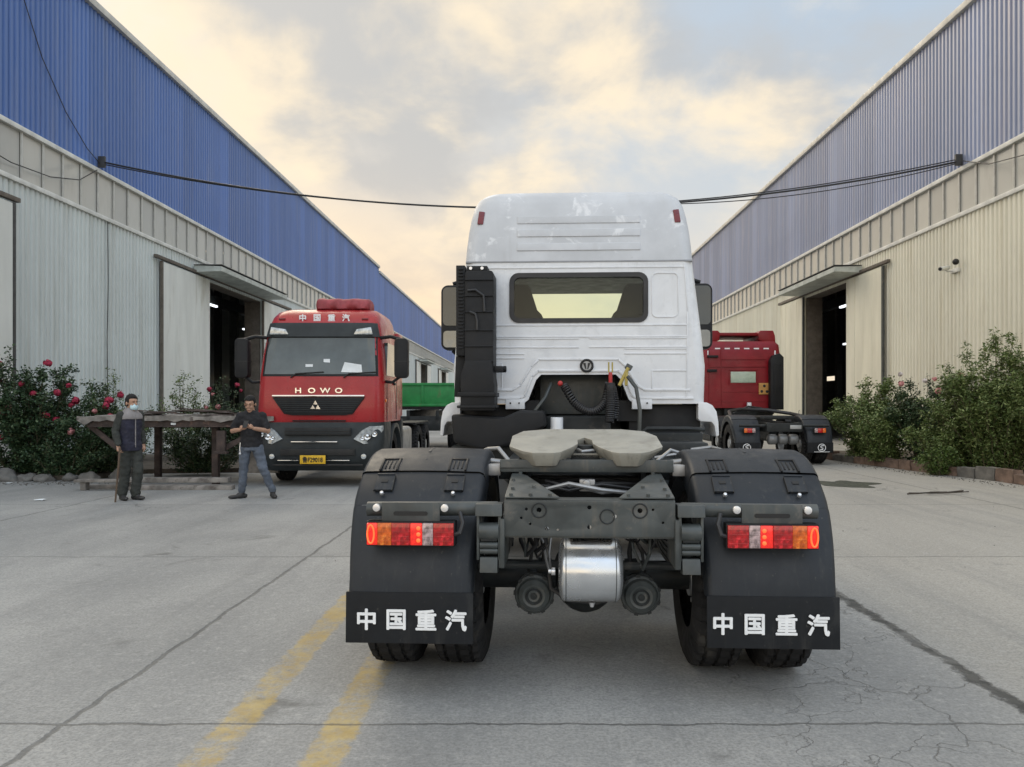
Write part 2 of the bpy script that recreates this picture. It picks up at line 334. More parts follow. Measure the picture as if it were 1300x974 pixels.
# ------------------------------------------------------------------ builders
ORIG = {}
def tag(o, label=None, cat=None, group=None, kind=None):
    if label: o['label'] = label
    if cat: o['category'] = cat
    if group: o['group'] = group
    if kind: o['kind'] = kind
    return o
def thing(name, label, cat, loc=(0, 0, 0), rz=0.0, group=None, world=False):
    o = bpy.data.objects.new(name, None); C.objects.link(o); o.empty_display_size = .2
    o.location = loc; o.rotation_euler = (0, 0, rz); tag(o, label, cat, group)
    ORIG[o] = Vector(loc) if world else Vector((0, 0, 0))
    return o
def link(name, me, parent=None, loc=None, abs_loc=None):
    o = bpy.data.objects.new(name, me); C.objects.link(o)
    if parent is not None: o.parent = parent
    if abs_loc is not None:
        ORIG[o] = Vector(abs_loc)
        o.location = Vector(abs_loc) - (ORIG[parent] if parent is not None else Vector((0, 0, 0)))
    return o
def part_empty(name, parent, at):
    o = bpy.data.objects.new(name, None); C.objects.link(o); o.parent = parent; o.empty_display_size = .1
    o.location = Vector(at) - ORIG[parent]; ORIG[o] = Vector(at); return o
class MB:
    def __init__(s): s.bm = bmesh.new()
    def box(s, c, size, rot=None):
        m = Matrix.Translation(c) @ (rot if rot is not None else Matrix()).to_4x4() @ Matrix.Diagonal((*size, 1))
        bmesh.ops.create_cube(s.bm, size=1, matrix=m); return s
    def b2(s, x0, x1, y0, y1, z0, z1): return s.box(((x0 + x1) / 2, (y0 + y1) / 2, (z0 + z1) / 2), (abs(x1 - x0), abs(y1 - y0), abs(z1 - z0)))
    def cyl(s, p0, p1, r0, r1=None, seg=16, cap=True):
        p0 = Vector(p0); p1 = Vector(p1); d = p1 - p0; r1 = r0 if r1 is None else r1
        m = Matrix.Translation((p0 + p1) / 2) @ d.to_track_quat('Z', 'Y').to_matrix().to_4x4()
        bmesh.ops.create_cone(s.bm, cap_ends=cap, segments=seg, radius1=r0, radius2=r1, depth=d.length, matrix=m); return s
    def sph(s, c, r, seg=16, rot=None):
        r = (r, r, r) if isinstance(r, (int, float)) else r
        m = Matrix.Translation(c) @ (rot if rot is not None else Matrix()).to_4x4() @ Matrix.Diagonal((*r, 1))
        bmesh.ops.create_uvsphere(s.bm, u_segments=seg, v_segments=max(6, seg // 2), radius=1, matrix=m); return s
    def ring_loft(s, rings, close=True, cap=True):
        vr = [[s.bm.verts.new(q) for q in r] for r in rings]
        n = len(vr[0])
        for a, b in zip(vr[:-1], vr[1:]):
            for i in range(n if close else n - 1):
                j = (i + 1) % n
                s.bm.faces.new((a[i], a[j], b[j], b[i]))
        if cap and close:
            s.bm.faces.new(list(reversed(vr[0]))); s.bm.faces.new(vr[-1])
        return s
    def tube(s, pts, r, seg=8, rad=None, squash=None):
        pts = [Vector(p) for p in pts]; rings = []; up = Vector((0, 0, 1))
        prev = None
        for i, p in enumerate(pts):
            t = (pts[min(i + 1, len(pts) - 1)] - pts[max(i - 1, 0)]).normalized()
            if prev is None:
                a = t.cross(up)
                if a.length < .05: a = t.cross(Vector((0, 1, 0)))
                a.normalize()
            else:
                a = (prev - t * prev.dot(t)).normalized()
            prev = a; b = t.cross(a); rr = rad[i] if rad else r
            if not isinstance(rr, tuple): rr = (rr, rr)
            rings.append([p + a * (math.cos(2 * PI * q / seg) * rr[0]) + b * (math.sin(2 * PI * q / seg) * rr[1]) for q in range(seg)])
        return s.ring_loft(rings)
    def prism(s, poly, axis, a, b):
        def P(u, v, w): return {'x': (w, u, v), 'y': (u, w, v), 'z': (u, v, w)}[axis]
        lo = [s.bm.verts.new(P(u, v, a)) for u, v in poly]; hi = [s.bm.verts.new(P(u, v, b)) for u, v in poly]
        n = len(poly)
        for i in range(n): s.bm.faces.new((lo[i], lo[(i + 1) % n], hi[(i + 1) % n], hi[i]))
        s.bm.faces.new(list(reversed(lo))); s.bm.faces.new(hi); return s
    def lathe(s, prof, axis_p, axis='x', seg=48, mod=None):
        rings = []
        for i in range(seg):
            a = 2 * PI * i / seg; r = []
            for j, (u, q) in enumerate(prof):
                if mod: q = mod(i, j, q)
                if axis == 'x': r.append((axis_p[0] + u, axis_p[1] + q * math.cos(a), axis_p[2] + q * math.sin(a)))
                elif axis == 'y': r.append((axis_p[0] + q * math.cos(a), axis_p[1] + u, axis_p[2] + q * math.sin(a)))
                else: r.append((axis_p[0] + q * math.cos(a), axis_p[1] + q * math.sin(a), axis_p[2] + u))
            rings.append(r)
        vr = [[s.bm.verts.new(q) for q in r] for r in rings]
        for i in range(seg):
            a, b = vr[i], vr[(i + 1) % seg]
            for j in range(len(prof) - 1): s.bm.faces.new((a[j], a[j + 1], b[j + 1], b[j]))
        return s
    def holed(s, outer, holes, y, thick):
        """panel in the xz plane at y with holes, thickened away from the viewer"""
        es = []
        for lp in [outer] + holes:
            vs = [s.bm.verts.new((u, y, v)) for u, v in lp]
            es += [s.bm.edges.new((vs[i], vs[(i + 1) % len(vs)])) for i in range(len(vs))]
        r = bmesh.ops.triangle_fill(s.bm, use_beauty=True, use_dissolve=False, edges=es)
        fs = [g for g in r['geom'] if isinstance(g, bmesh.types.BMFace)]
        if thick:
            e = bmesh.ops.extrude_face_region(s.bm, geom=fs)
            bmesh.ops.translate(s.bm, verts=[g for g in e['geom'] if isinstance(g, bmesh.types.BMVert)], vec=(0, thick, 0))
        return s
    def text(s, txt, size, at, bold=.0, depth=.004, rz=0.0, sx=1.0, normal='-y'):
        cu = bpy.data.curves.new("t", 'FONT'); cu.body = txt; cu.size = size; cu.align_x = 'CENTER'; cu.align_y = 'CENTER'
        cu.extrude = depth / 2
        cu.resolution_u = 3
        o = bpy.data.objects.new("t", cu); C.objects.link(o); bpy.context.view_layer.update()
        dg = bpy.context.evaluated_depsgraph_get(); me = bpy.data.meshes.new_from_object(o.evaluated_get(dg))
        xs = [v.co.x for v in me.vertices]; ys = [v.co.y for v in me.vertices]
        if xs:
            me.transform(Matrix.Translation((-(min(xs) + max(xs)) / 2, -(min(ys) + max(ys)) / 2, 0)))
        me.transform(Matrix.Translation(at) @ Matrix.Rotation(rz, 4, 'Z') @ Matrix.Rotation(R(90), 4, 'X') @ Matrix.Diagonal((sx, 1, 1, 1)))
        for q, (ox, oz) in enumerate(((0, 0), (-1, 0), (1, 0), (0, -1), (0, 1), (-.7, -.7), (.7, .7), (-.7, .7), (.7, -.7)) if bold else ((0, 0),)):
            m2 = me.copy(); m2.transform(Matrix.Rotation(rz, 4, 'Z') @ Matrix.Translation((ox * bold, -.00025 * q, oz * bold)) @ Matrix.Rotation(-rz, 4, 'Z')); s.bm.from_mesh(m2); bpy.data.meshes.remove(m2)
        bpy.data.objects.remove(o); bpy.data.curves.remove(cu); bpy.data.meshes.remove(me); return s
    def xform(s, m): bmesh.ops.transform(s.bm, matrix=m, verts=s.bm.verts); return s
    def mesh(s, name, mat, bev=0.0, smooth=True, ang=35, origin=None, bseg=2):
        bm = s.bm
        if bev:
            bmesh.ops.remove_doubles(bm, verts=bm.verts, dist=1e-5)
            bmesh.ops.recalc_face_normals(bm, faces=bm.faces)
            ed = [e for e in bm.edges if len(e.link_faces) == 2 and e.calc_face_angle(0) > R(28)]
            if ed: bmesh.ops.bevel(bm, geom=ed, offset=bev, segments=bseg, profile=.6, affect='EDGES', clamp_overlap=True)
        else:
            bmesh.ops.recalc_face_normals(bm, faces=bm.faces)
        for f in bm.faces: f.smooth = smooth
        for e in bm.edges:
            if len(e.link_faces) == 2: e.smooth = e.calc_face_angle(0) < R(ang)
        me = bpy.data.meshes.new(name)
        vs = [v.co for v in bm.verts]
        lo = Vector([min(v[i] for v in vs) for i in range(3)]); hi = Vector([max(v[i] for v in vs) for i in range(3)])
        c = origin if origin is not None else (lo + hi) / 2
        if origin == 'base': c = Vector(((lo.x + hi.x) / 2, (lo.y + hi.y) / 2, lo.z))
        bm.to_mesh(me); bm.free(); me.transform(Matrix.Translation(-Vector(c)))
        for m in (mat if isinstance(mat, (list, tuple)) else [mat]): me.materials.append(m)
        return me, Vector(c)
    def build(s, name, mat, parent=None, bev=0.0, smooth=True, ang=35, label=None, cat=None, group=None, kind=None, bseg=2):
        me, c = s.mesh(name, mat, bev, smooth, ang, 'base' if parent is None else None, bseg)
        o = link(name, me, parent, abs_loc=c)
        return tag(o, label, cat, group, kind)
def bake(o, mods):
    for t, kw in mods:
        m = o.modifiers.new(t, t)
        for a, b in kw.items(): setattr(m, a, b)
    bpy.context.view_layer.update()
    dg = bpy.context.evaluated_depsgraph_get(); me = bpy.data.meshes.new_from_object(o.evaluated_get(dg))
    o.modifiers.clear(); old = o.data; me.materials.clear()
    for m in old.materials: me.materials.append(m)
    o.data = me
    for p_ in me.polygons: p_.use_smooth = True
    bpy.data.meshes.remove(old); me.name = o.name
    return o
def rrect(x0, x1, z0, z1, r, n=5):
    pts = []
    for cx, cz, a0 in ((x1 - r, z1 - r, 0), (x0 + r, z1 - r, 90), (x0 + r, z0 + r, 180), (x1 - r, z0 + r, 270)):
        for i in range(n + 1):
            a = R(a0 + 90 * i / n); pts.append((cx + r * math.cos(a), cz + r * math.sin(a)))
    return pts

# ------------------------------------------------------------------ ground
g = MB(); g.b2(-400, 400, -150, 700, -.3, 0); g.build("ground", M_CONC, kind='structure', smooth=False)
for i, xc in enumerate((-1.42, -.90)):
    mb = MB(); v = [mb.bm.verts.new(q) for q in ((xc - .15, 1.2, .0003), (xc + .15, 1.2, .0003), (xc + .15, 9.5, .0003), (xc - .15, 9.5, .0003))]; mb.bm.faces.new(v)
    mb.build("road_marking", M_YEL, kind='structure', smooth=False)
def blob(name, cx, cy, rx, ry, z, mat, n=40, seed=0, **kw):
    mb = MB(); vs = []
    for i in range(n):
        a = 2 * PI * i / n; q = .72 + .5 * mnoise.noise(Vector((math.cos(a) * 1.7 + seed, math.sin(a) * 1.7, seed * 3.1)))
        vs.append(mb.bm.verts.new((cx + rx * q * math.cos(a), cy + ry * q * math.sin(a), z)))
    mb.bm.faces.new(vs); return mb.build(name, mat, **kw)
blob("puddle", 6.15, 15.0, .95, 1.0, .005, M_WET, seed=2.2, kind='structure')

# ------------------------------------------------------------------ warehouses
WX = 12.5
def corr(mb, x, s, y0, y1, z0, z1, per=.2, dep=.045):
    prof = []; y = y0
    while y < y1 - 1e-6:
        for dy, dd in ((0, 0), (per * .40, 0), (per * .50, dep), (per * .90, dep)):
            if y + dy <= y1: prof.append((y + dy, dd))
        y += per
    prof.append((y1, 0))
    lo = [mb.bm.verts.new((x - s * q, yy, z0)) for yy, q in prof]; hi = [mb.bm.verts.new((x - s * q, yy, z1)) for yy, q in prof]
    for i in range(len(prof) - 1): mb.bm.faces.new((lo[i], lo[i + 1], hi[i + 1], hi[i]))
MULL = {}
def warehouse(s, y0, y1, eave, label, mlow, mup, mdoor, doors, wins, lamps=(), slit=True, closed=()):
    t = thing("warehouse", label, "warehouse", (s * WX, y0, 0), world=True, group="warehouses along the yard")
    x = s * WX; DZ = 6.35; xb = s * (WX + 15)
    spans = []; y = y0
    for a, b in sorted(doors): spans.append((y, a)); y = b
    spans.append((y, y1))
    mb = MB()
    for a, b in spans: corr(mb, x, s, a, b, 0, 6.98)
    for a, b in doors: corr(mb, x, s, a, b, DZ, 6.98)
    mb.build("lower_wall", mlow, t, smooth=False)
    mb = MB(); corr(mb, x, s, y0, y1, 8.36, eave - .18); mb.build("upper_wall", mup, t, smooth=False)
    MB().b2(x - s * .10, x + s * .05, y0, y1, 6.96, 7.08).build("flashing", M_TRIM, t, bev=.01)
    MB().b2(x - s * .10, x + s * .05, y0, y1, 8.26, 8.38).build("flashing", M_TRIM, t, bev=.01)
    MB().b2(x - s * .16, x + s * .1, y0, y1, eave - .2, eave).build("eave_gutter", M_MULL, t, bev=.02)
    # windows of the clerestory band, one by one
    if 'w' not in MULL:
        MULL['w'] = MB().b2(-.025, .025, -.022, .022, -.6, .6).mesh("window", M_MULL, .006, origin=Vector((0, 0, 0)))[0]
        MULL['p'] = MB().b2(-.008, .008, -.39, .39, -.6, .6).mesh("pane", M_BAND, 0, origin=Vector((0, 0, 0)))[0]
    yy = y0 + .42
    i = 0
    while yy < min(y1, wins) - .42 and i < 99:
        w = link("window", MULL['w'], t, abs_loc=(x - s * .02, yy - .42, 7.67))
        link("pane", MULL['p'], w, abs_loc=(x + s * .02, yy, 7.67)); yy += .84; i += 1
    if yy < y1 - 1:
        MB().b2(x, x + s * .02, yy - .42, y1, 7.08, 8.26).build("window_strip", M_BAND, t)
    # shell behind
    mb = MB(); mb.prism([(x + s * .1, eave - .25), (x + s * .1, eave - .05), (s * (WX + 15), eave + 1.6), (s * (WX + 15), eave + 1.4)], 'y', y0, y1)
    mb.build("roof", M_INT, t, smooth=False)
    mb = MB()
    if slit:
        mb.b2(xb, xb + s * .2, y0, y1, 0, 3.74); mb.b2(xb, xb + s * .2, y0, y1, 4.16, eave + 1.4)
        yb = y0
        kk = 0
        while yb < y1:
            L = (1.3, 2.1, .7)[kk % 3]; mb.b2(xb, xb + s * .2, yb, min(y1, yb + L), 3.74, 4.16); yb += L + (2.4, 3.9)[kk % 2]; kk += 1
    else: mb.b2(xb, xb + s * .2, y0, y1, 0, eave + 1.4)
    mb.build("rear_wall", M_INT, t, smooth=False)
    for ye in (y0 + .1, y1 - .1):
        MB().b2(x + s * .12, xb, ye - .05, ye + .05, 0, eave - .3).build("end_wall", mlow, t, smooth=False)
    for a, b in doors:
        pw = min(3.9, (b - a) * .62)
        for q0, q1 in ((a - pw, a), (b, b + pw)):
            mb = MB(); n = 4
            mb.b2(x - s * .19, x - s * .13, q0, q1, .06, DZ + .02)
            for j in range(1, n): mb.b2(x - s * .197, x - s * .189, q0 + (q1 - q0) * j / n - .02, q0 + (q1 - q0) * j / n + .02, .1, DZ - .03)
            dd = mb.build("sliding_door", mdoor, t, bev=.006, smooth=False)
            MB().b2(x - s * .20, x - s * .12, q0 - .10, q0 - .003, .05, DZ + .04).build("door_edge", M_JAMB if s < 0 else M_FRAME, dd)
            ed = q1 if q1 == a else q0
            MB().tube([(x - s * .2, ed + (-.25 if ed == q1 else .25), 1.0), (x - s * .25, ed + (-.25 if ed == q1 else .25), 1.02), (x - s * .25, ed + (-.25 if ed == q1 else .25), 1.28), (x - s * .2, ed + (-.25 if ed == q1 else .25), 1.3)], .012).build("handle", M_STEELD, dd)
        MB().b2(x - s * .22, x - s * .10, a - pw - .5, b + pw + .3, DZ + .08, DZ + .19).build("door_rail", M_JAMB, t, bev=.01)
        c = MB(); c.prism([(x - s * .11, 6.72), (x - s * 1.14, 6.68), (x - s * 1.14, 6.50), (x - s * .11, 6.46)], 'y', a - 1.25, b + .35)
        cn = c.build("canopy", M_CANOPY, t, bev=.015, smooth=False)
        MB().b2(x - s * 1.17, x - s * .12, a - 1.28, b + .38, 6.722, 6.745).build('canopy_flashing', M_STEELD, cn)
        j = MB(); j.b2(x + s * .02, x + s * .72, b - .02, b + .22, 0, DZ + .1); j.build("door_jamb", M_JAMB, t, bev=.01)
        j = MB(); j.b2(x + s * .02, x + s * .30, a - .2, a + .02, 0, DZ + .1); j.build("door_jamb", M_JAMB, t, bev=.01)
        j = MB(); j.b2(x + s * .05, x + s * .6, a + .03, b - .03, DZ - .02, DZ + .3); j.build("door_lintel", M_JAMB, t, bev=.01)
    for a, b in closed:
        mb = MB(); mb.b2(x - s * .19, x - s * .13, a, b, .06, DZ + .02); dd = mb.build("sliding_door", mdoor, t, bev=.006, smooth=False)
        MB().b2(x - s * .20, x - s * .12, b + .003, b + .10, .05, DZ + .04).build("door_edge", M_STEELD, dd)
        MB().b2(x - s * .22, x - s * .10, a - .5, b + .25, DZ + .08, DZ + .19).build("door_rail", M_JAMB, t, bev=.01)
    for (lx, ly, lz, ll) in lamps:
        MB().b2(lx - .06, lx + .06, ly - ll / 2, ly + ll / 2, lz - .05, lz + .05).build("tube_light", M_LAMPIN, t)
    # columns and crane beam inside, seen through the doors
    for a, b in doors:
        for q in (x + s * 5, x + s * 10):
            for yy in (a + 8, a + 16, a + 26):
                if yy < y1 - 1: MB().b2(q - .2, q + .2, yy - .2, yy + .2, 0, eave).build("column", M_FRAME, t)
        MB().b2(x + s * 4.6, x + s * 5.0, a - 6, min(y1 - .5, b + 24), 7.0, 7.5).build("crane_beam", M_FRAME, t)
    return t
warehouse(-1, 8, 64, 13.1, "long warehouse with vivid blue upper wall behind the rusty platform and rose bushes", M_MINT, M_BLUE, M_DOORL,
          [(29.7, 35.8)], 64, lamps=((-17, 41, 6.9, 1.8), (-19, 52, 6.6, 1.6)), closed=((14.2, 18.35),))
warehouse(-1, 64.05, 150, 12.72, "far end warehouse with a slightly lower blue roofline beyond the green trailer", M_MINT, M_BLUE, M_DOORL,
          [(88, 93.5), (109, 114.5)], 147, slit=False)
warehouse(1, 8, 91, 13.0, "long warehouse with faded lavender upper wall and cream lower wall behind the dark red truck", M_CREAM, M_LAV, M_DOORR,
          [(29.8, 34.6)], 91, lamps=((16, 38.9, 6.55, 1.1), (19, 46, 5.2, .7)))

# ------------------------------------------------------------------ overhead cables, security camera
def cat_pts(a, b, sag, n=40):
    a = Vector(a); b = Vector(b); return [a.lerp(b, i / n) - Vector((0, 0, 4 * sag * (i / n) * (1 - i / n))) for i in range(n + 1)]
t = thing("overhead_cable", "black bundled cable slung across the yard between the two warehouses", "cable", (-12.2, 22.2, 8.55), world=True)
MB().tube(cat_pts((-12.25, 22.2, 8.55), (12.25, 22.0, 8.50), 1.32), .027).build("cable_strand", M_HOSE, t)
MB().tube(cat_pts((-12.25, 22.25, 8.50), (12.25, 22.05, 8.58), 1.30), .016).build("cable_strand", M_HOSE, t)
MB().tube(cat_pts((3.0, 22.03, 7.30), (12.25, 22.03, 8.46), .32), .014).build("cable_strand", M_HOSE, t)
for xx, yy in ((-12.32, 22.2), (12.32, 22.02)):
    MB().b2(xx - .1, xx + .1, yy - .04, yy + .04, 8.4, 8.72).build("anchor_bracket", M_STEELD, t, bev=.01)
MB().tube([(-12.42, 18.2, 13.0), (-12.40, 18.9, 11.5), (-12.40, 19.6, 10.4), (-12.40, 20.6, 9.4), (-12.40, 21.6, 8.75), (-12.35, 22.15, 8.5)], .012).build(
    "wire_or_reflection_strand", M_HOSE, label="thin black wire drooping down the vivid blue wall", cat="wire", group="thin wires on the warehouse walls")
MB().tube([(12.36, 21.9, 8.5), (12.34, 20.6, 8.0), (12.34, 19.0, 7.75), (12.36, 17.0, 7.8), (12.36, 15, 8.0)], .014).build(  # no wire here: shadow/reflection of the cable modelled as a strand
    "wire_or_reflection_strand", M_HOSE, label="thin black wire sagging across the clerestory windows of the cream warehouse", cat="wire", group="thin wires on the warehouse walls")
MB().tube([(-12.40, 22.1, 8.3), (-12.38, 21.2, 7.75), (-12.38, 19.9, 7.45), (-12.38, 18.4, 7.35), (-12.38, 16.5, 7.5)], .014).build(  # reflection of the overhead cable in the panes, modelled as a strand
    "wire_or_reflection_strand", M_HOSE, label="thin black wire sagging over the window band of the blue warehouse", cat="wire", group="thin wires on the warehouse walls")
MB().tube([(-12.40, 22.65, 6.95), (-12.41, 22.7, 5.2), (-12.40, 22.62, 3.4), (-12.41, 22.68, 1.2), (-12.40, 22.66, .1)], .012).build("wire_or_reflection_strand", M_HOSE, label="thin dark wire running straight down the mint ribbed wall", cat="wire", group="thin wires on the warehouse walls")
t = thing("security_camera", "white security camera with round dark lens on the cream warehouse wall", "camera", (12.47, 22.4, 5.45), world=True)
MB().b2(12.40, 12.47, 22.2, 22.6, 5.40, 5.52).build("wall_plate", M_TRIM, t, bev=.01)
MB().tube([(12.42, 22.5, 5.46), (12.25, 22.5, 5.46), (12.05, 22.3, 5.5)], .025).build("arm", M_TRIM, t)
MB().cyl((12.15, 22.25, 5.52), (11.80, 22.02, 5.44), .065, .065, 20).build("body", M_TRIM, t, bev=.01)
MB().cyl((11.79, 22.015, 5.437), (11.775, 22.005, 5.433), .05, .05, 20).build("lens", M_BLACK, t)
MB().sph((12.28, 22.1, 5.66), .09).build("dome", M_BLACK, t)

# ------------------------------------------------------------------ wheels
WM = {}
def wheel_meshes():
    if WM: return
    Rt = .52; w = .145
    prof = [(-w + .02, .30), (-w, .36), (-w - .004, .42), (-w + .006, .47), (-w + .022, .502), (-w + .03, .515), (-.085, .520), (-.080, .506), (-.066, .506), (-.062, .521), (-.012, .522), (-.008, .507), (.008, .507), (.012, .522), (.062, .521), (.066, .506), (.080, .506), (.085, .520), (w - .03, .515), (w - .022, .502), (w - .006, .47), (w + .004, .42), (w, .36), (w - .02, .30)]
    def mod(i, j, q):
        if j in (3, 4, 5, 18, 19, 20) and i % 3 == 0: return q - .030
        if j in (6, 7, 16, 17) and i % 3 == 0: return q - .024
        if j in (9, 10, 13, 14) and i % 3 == 1: return q - .014
        return q
    WM['t'] = MB().lathe(prof, (0, 0, 0), 'x', 108, mod).mesh("tyre", M_RUB, ang=28, origin=Vector((0, 0, 0)))[0]
    rp = [(-.12, .305), (-.10, .285), (0.02, .275), (.05, .25), (.06, .20), (.05, .14), (.07, .13), (.11, .12), (.115, .05), (.115, .0)]
    m = MB().lathe(rp, (0, 0, 0), 'x', 40)
    for q in range(10):
        a = 2 * PI * q / 10; m.cyl((.05, .17 * math.cos(a), .17 * math.sin(a)), (.085, .17 * math.cos(a), .17 * math.sin(a)), .016, seg=6)
    WM['r'] = m.mesh("rim", M_RIM, origin=Vector((0, 0, 0)))[0]
def wheel(parent, x, y, face):
    wheel_meshes()
    e = part_empty("wheel", parent, (x, y, .52))
    a = link("tyre", WM['t'], e, abs_loc=(x, y, .52)); b = link("rim", WM['r'], e, abs_loc=(x, y, .52))
    if face < 0: b.rotation_euler = (0, 0, PI)
    a.rotation_euler = (random.random() * 6, 0, 0)

# ------------------------------------------------------------------ rear guards, lamps and flaps, shared by the two tractors seen from behind
CZ = .52; RG = .75
def arc(phi, r): return (-r * math.sin(R(phi)), CZ + r * math.cos(R(phi)))
def guard_box(mb, xc, phi, w, l, th, off=0.0, y0=0.0):
    yy, zz_ = arc(phi, RG + off); rot = Matrix.Rotation(R(phi), 3, 'X')
    mb.box((xc, y0 + yy, zz_), (w, l, th), rot); return mb
def rear_end(root, sgn, y0=0.0, style='text'):
    """one side: sgn -1 left, +1 right; y0 axle position"""
    xi, xo = .60, 1.25; xm = (xi + xo) / 2; hw0 = (xo - xi) / 2
    def section(phi, r):
        pts = []; hw = hw0 + .030 * max(0, min(1, (80 - phi) / 35))
        for u, q in ((-1, .17), (-1, .10), (-1, .060), (-.99, .030), (-.965, .010), (-.91, 0), (-.4, -.006), (0, -.008), (.4, -.006), (.91, 0), (.965, .010), (.99, .030), (1, .060), (1, .10), (1, .17)):
            yy, zz_ = arc(phi, r - q * (1.0 if phi < 70 else max(.35, 1 - (phi - 70) / 40)))
            pts.append((sgn * (xm + hw * u), y0 + yy, zz_))
        return pts
    def strip(p0, p1, r, n):
        mb = MB(); mb.ring_loft([section(p0 + (p1 - p0) * i / n, r) for i in range(n + 1)], close=False, cap=False); return mb
    gd = strip(-78, 30.5, RG + .008, 26).build("mudguard", M_GUARD, root, ang=60)
    strip(30.9, 49.6, RG, 8).build("guard_panel", M_GUARD, gd, ang=60)
    m = strip(50, 86, RG + .006, 12)
    m.build("guard_panel", M_GUARD, gd, ang=60)
    if style == 'text':
        cr = MB(); guard_box(cr, sgn * xm, 6, .018, .16, .012, .010, y0); guard_box(cr, sgn * xm, 17, .014, .12, .010, .010, y0); cr.build("moulded_rib", M_GUARD, gd, bev=.004)
        for xx in (xi + .13, xo - .13):
            a = MB()
            for o in (-.047, .047): guard_box(a, sgn * xx + o, 25.5, .012, .13, .012, .012, y0)
            guard_box(a, sgn * xx, 20.6, .11, .014, .012, .012, y0)
            for o in (-.024, 0, .024): guard_box(a, sgn * xx + o, 25.5, .009, .085, .010, .010, y0)
            a.build("latch_slots", M_PLAST, gd, bev=.002)
            a = MB(); guard_box(a, sgn * xx, 38.6, .10, .115, .018, .012, y0); guard_box(a, sgn * xx, 34.0, .10, .012, .024, .016, y0); a.build("latch_strap", M_GUARD, gd, bev=.005)
            a = MB(); guard_box(a, sgn * xx, 38.0, .035, .022, .006, .022, y0)
            for o in (-.05, .05): guard_box(a, sgn * xx + o, 38.6, .005, .12, .012, .014, y0)
            a.build("latch_hole", M_BLACK, gd)
            yy, zz_ = arc(44.8, RG + .02); n = Vector((0, -math.sin(R(44.8)), math.cos(R(44.8))))
            q = Vector((sgn * xx, y0 + yy, zz_)); MB().cyl(q, q + n * .014, .013, .009, 12).build("latch_bolt", M_BOLT, gd, bev=.002)
    # bracket
    yb = y0 - .765
    br = MB(); br.cyl((sgn * .47, yb + .05, 1.012), (sgn * 1.145, yb + .01, 1.012), .037, seg=20)
    br.b2(sgn * .76, sgn * 1.06, yb - .036, yb - .024, .955, 1.052) if style == 'text' else None
    bt = br.build("lamp_bracket", M_FRAME if style == 'text' else M_DKFR, root, bev=.004)
    if style == 'text':
        MB().prism(rrect(sgn * .91 - .088, sgn * .91 + .088, .985, 1.006, .010), 'y', yb - .0385, yb - .0355).build("bracket_slot", M_BLACK, bt)
        for xx in (.735, 1.085):
            MB().cyl((sgn * xx, yb - .045, 1.024), (sgn * xx, yb - .020, 1.024), .020, seg=14).build("bracket_bolt", M_BOLT, bt, bev=.004)
        MB().tube([(sgn * .66, yb - .01, 1.0), (sgn * .64, yb - .04, .95), (sgn * .655, yb - .05, .90), (sgn * .69, yb - .04, .89)], .012).build("lamp_cable", M_HOSE, bt)
    # tail light
    zc = .893; hh = .064
    if style == 'text': L0, L1 = .68, 1.138
    else: L0, L1 = .75, 1.05
    tl = MB(); tl.b2(sgn * L0, sgn * L1, yb - .045, yb + .03, zc - hh, zc + hh).build("tail_light", M_PLAST, root, bev=.008) if False else None
    tl = MB().b2(sgn * L0, sgn * L1, yb - .045, yb + .03, zc - hh, zc + hh).build("tail_light", M_PLAST, root, bev=.008)
    w = L1 - L0
    if style == 'text':
        secs = [(0, .235, M_LRED), (.235, .36, M_LWHT), (.36, .50, M_LRED2), (.50, .715, M_LRED), (.715, .875, M_LAMB), (.875, 1.0, M_LRED2)]
    else:
        secs = [(0, .28, M_LWHT), (.28, .72, M_LRED), (.72, 1.0, M_LAMB)]
    for a, b, mt in secs:
        xa, xb = sgn * (L0 + .006 + (w - .012) * a), sgn * (L0 + .006 + (w - .012) * b)
        m = MB(); m.b2(min(xa, xb) + .001, max(xa, xb) - .001, yb - .060, yb - .0452, zc - hh + .008, zc + hh - .008)
        if style == 'text' and mt is not M_LRED2:
            n = 5
            for q in range(1, n): m.b2(min(xa, xb) + .003, max(xa, xb) - .003, yb - .0625, yb - .0602, zc - hh + .008 + (2 * hh - .016) * q / n - .002, zc - hh + .008 + (2 * hh - .016) * q / n + .002)
        m.build("lens", mt, tl, bev=.005)
    if style == 'text':
        for q in (-1, 0, 1): MB().sph((sgn * (L0 + w * .405), yb - .061, zc + q * .031), (.011, .004, .011), 10).build("led", M_LLED, tl)
        ov = MB(); ov.tube([(sgn * (L0 + w * .937) + .017 * math.cos(a), yb - .064, zc + .046 * math.sin(a)) for a in [2 * PI * i / 20 for i in range(21)]], .005); ov.build("led", M_LLED, tl)
    # flap
    fl = MB().box((sgn * (xm + .0), yb + .005, .452), (.662, .014, .262), Matrix.Rotation(R(-2 if style == 'text' else 0), 3, 'X')).build("mud_flap", M_FLAP, root, bev=.005)
    tx = MB()
    if style == 'text':
        for i, ch in enumerate("中国重汽"):
            xx = (-1.145 + .1545 * i) if sgn < 0 else (.672 + .158 * i)
            tx.text(ch, .113, (xx, yb - .0085, .445), bold=.0034, depth=.003)
        tx.build("lettering", M_LETTER, fl)
    else:
        c = Vector((sgn * .96, yb - .004, .45))
        tx.tube([c + Vector((.095 * math.cos(2 * PI * i / 24), 0, .095 * math.sin(2 * PI * i / 24))) for i in range(25)], .010, 6)
        tx.tube([c + Vector((.045, 0, .055)), c + Vector((-.03, 0, .04)), c + Vector((-.02, 0, .0)), c + Vector((.03, 0, -.01)), c + Vector((.02, 0, -.05)), c + Vector((-.045, 0, -.055))], .014, 6)
        tx.b2(c.x - .2, c.x + .2, yb - .006, yb - .004, .338, .350)
        tx.build("flap_emblem", M_LETTER, fl)
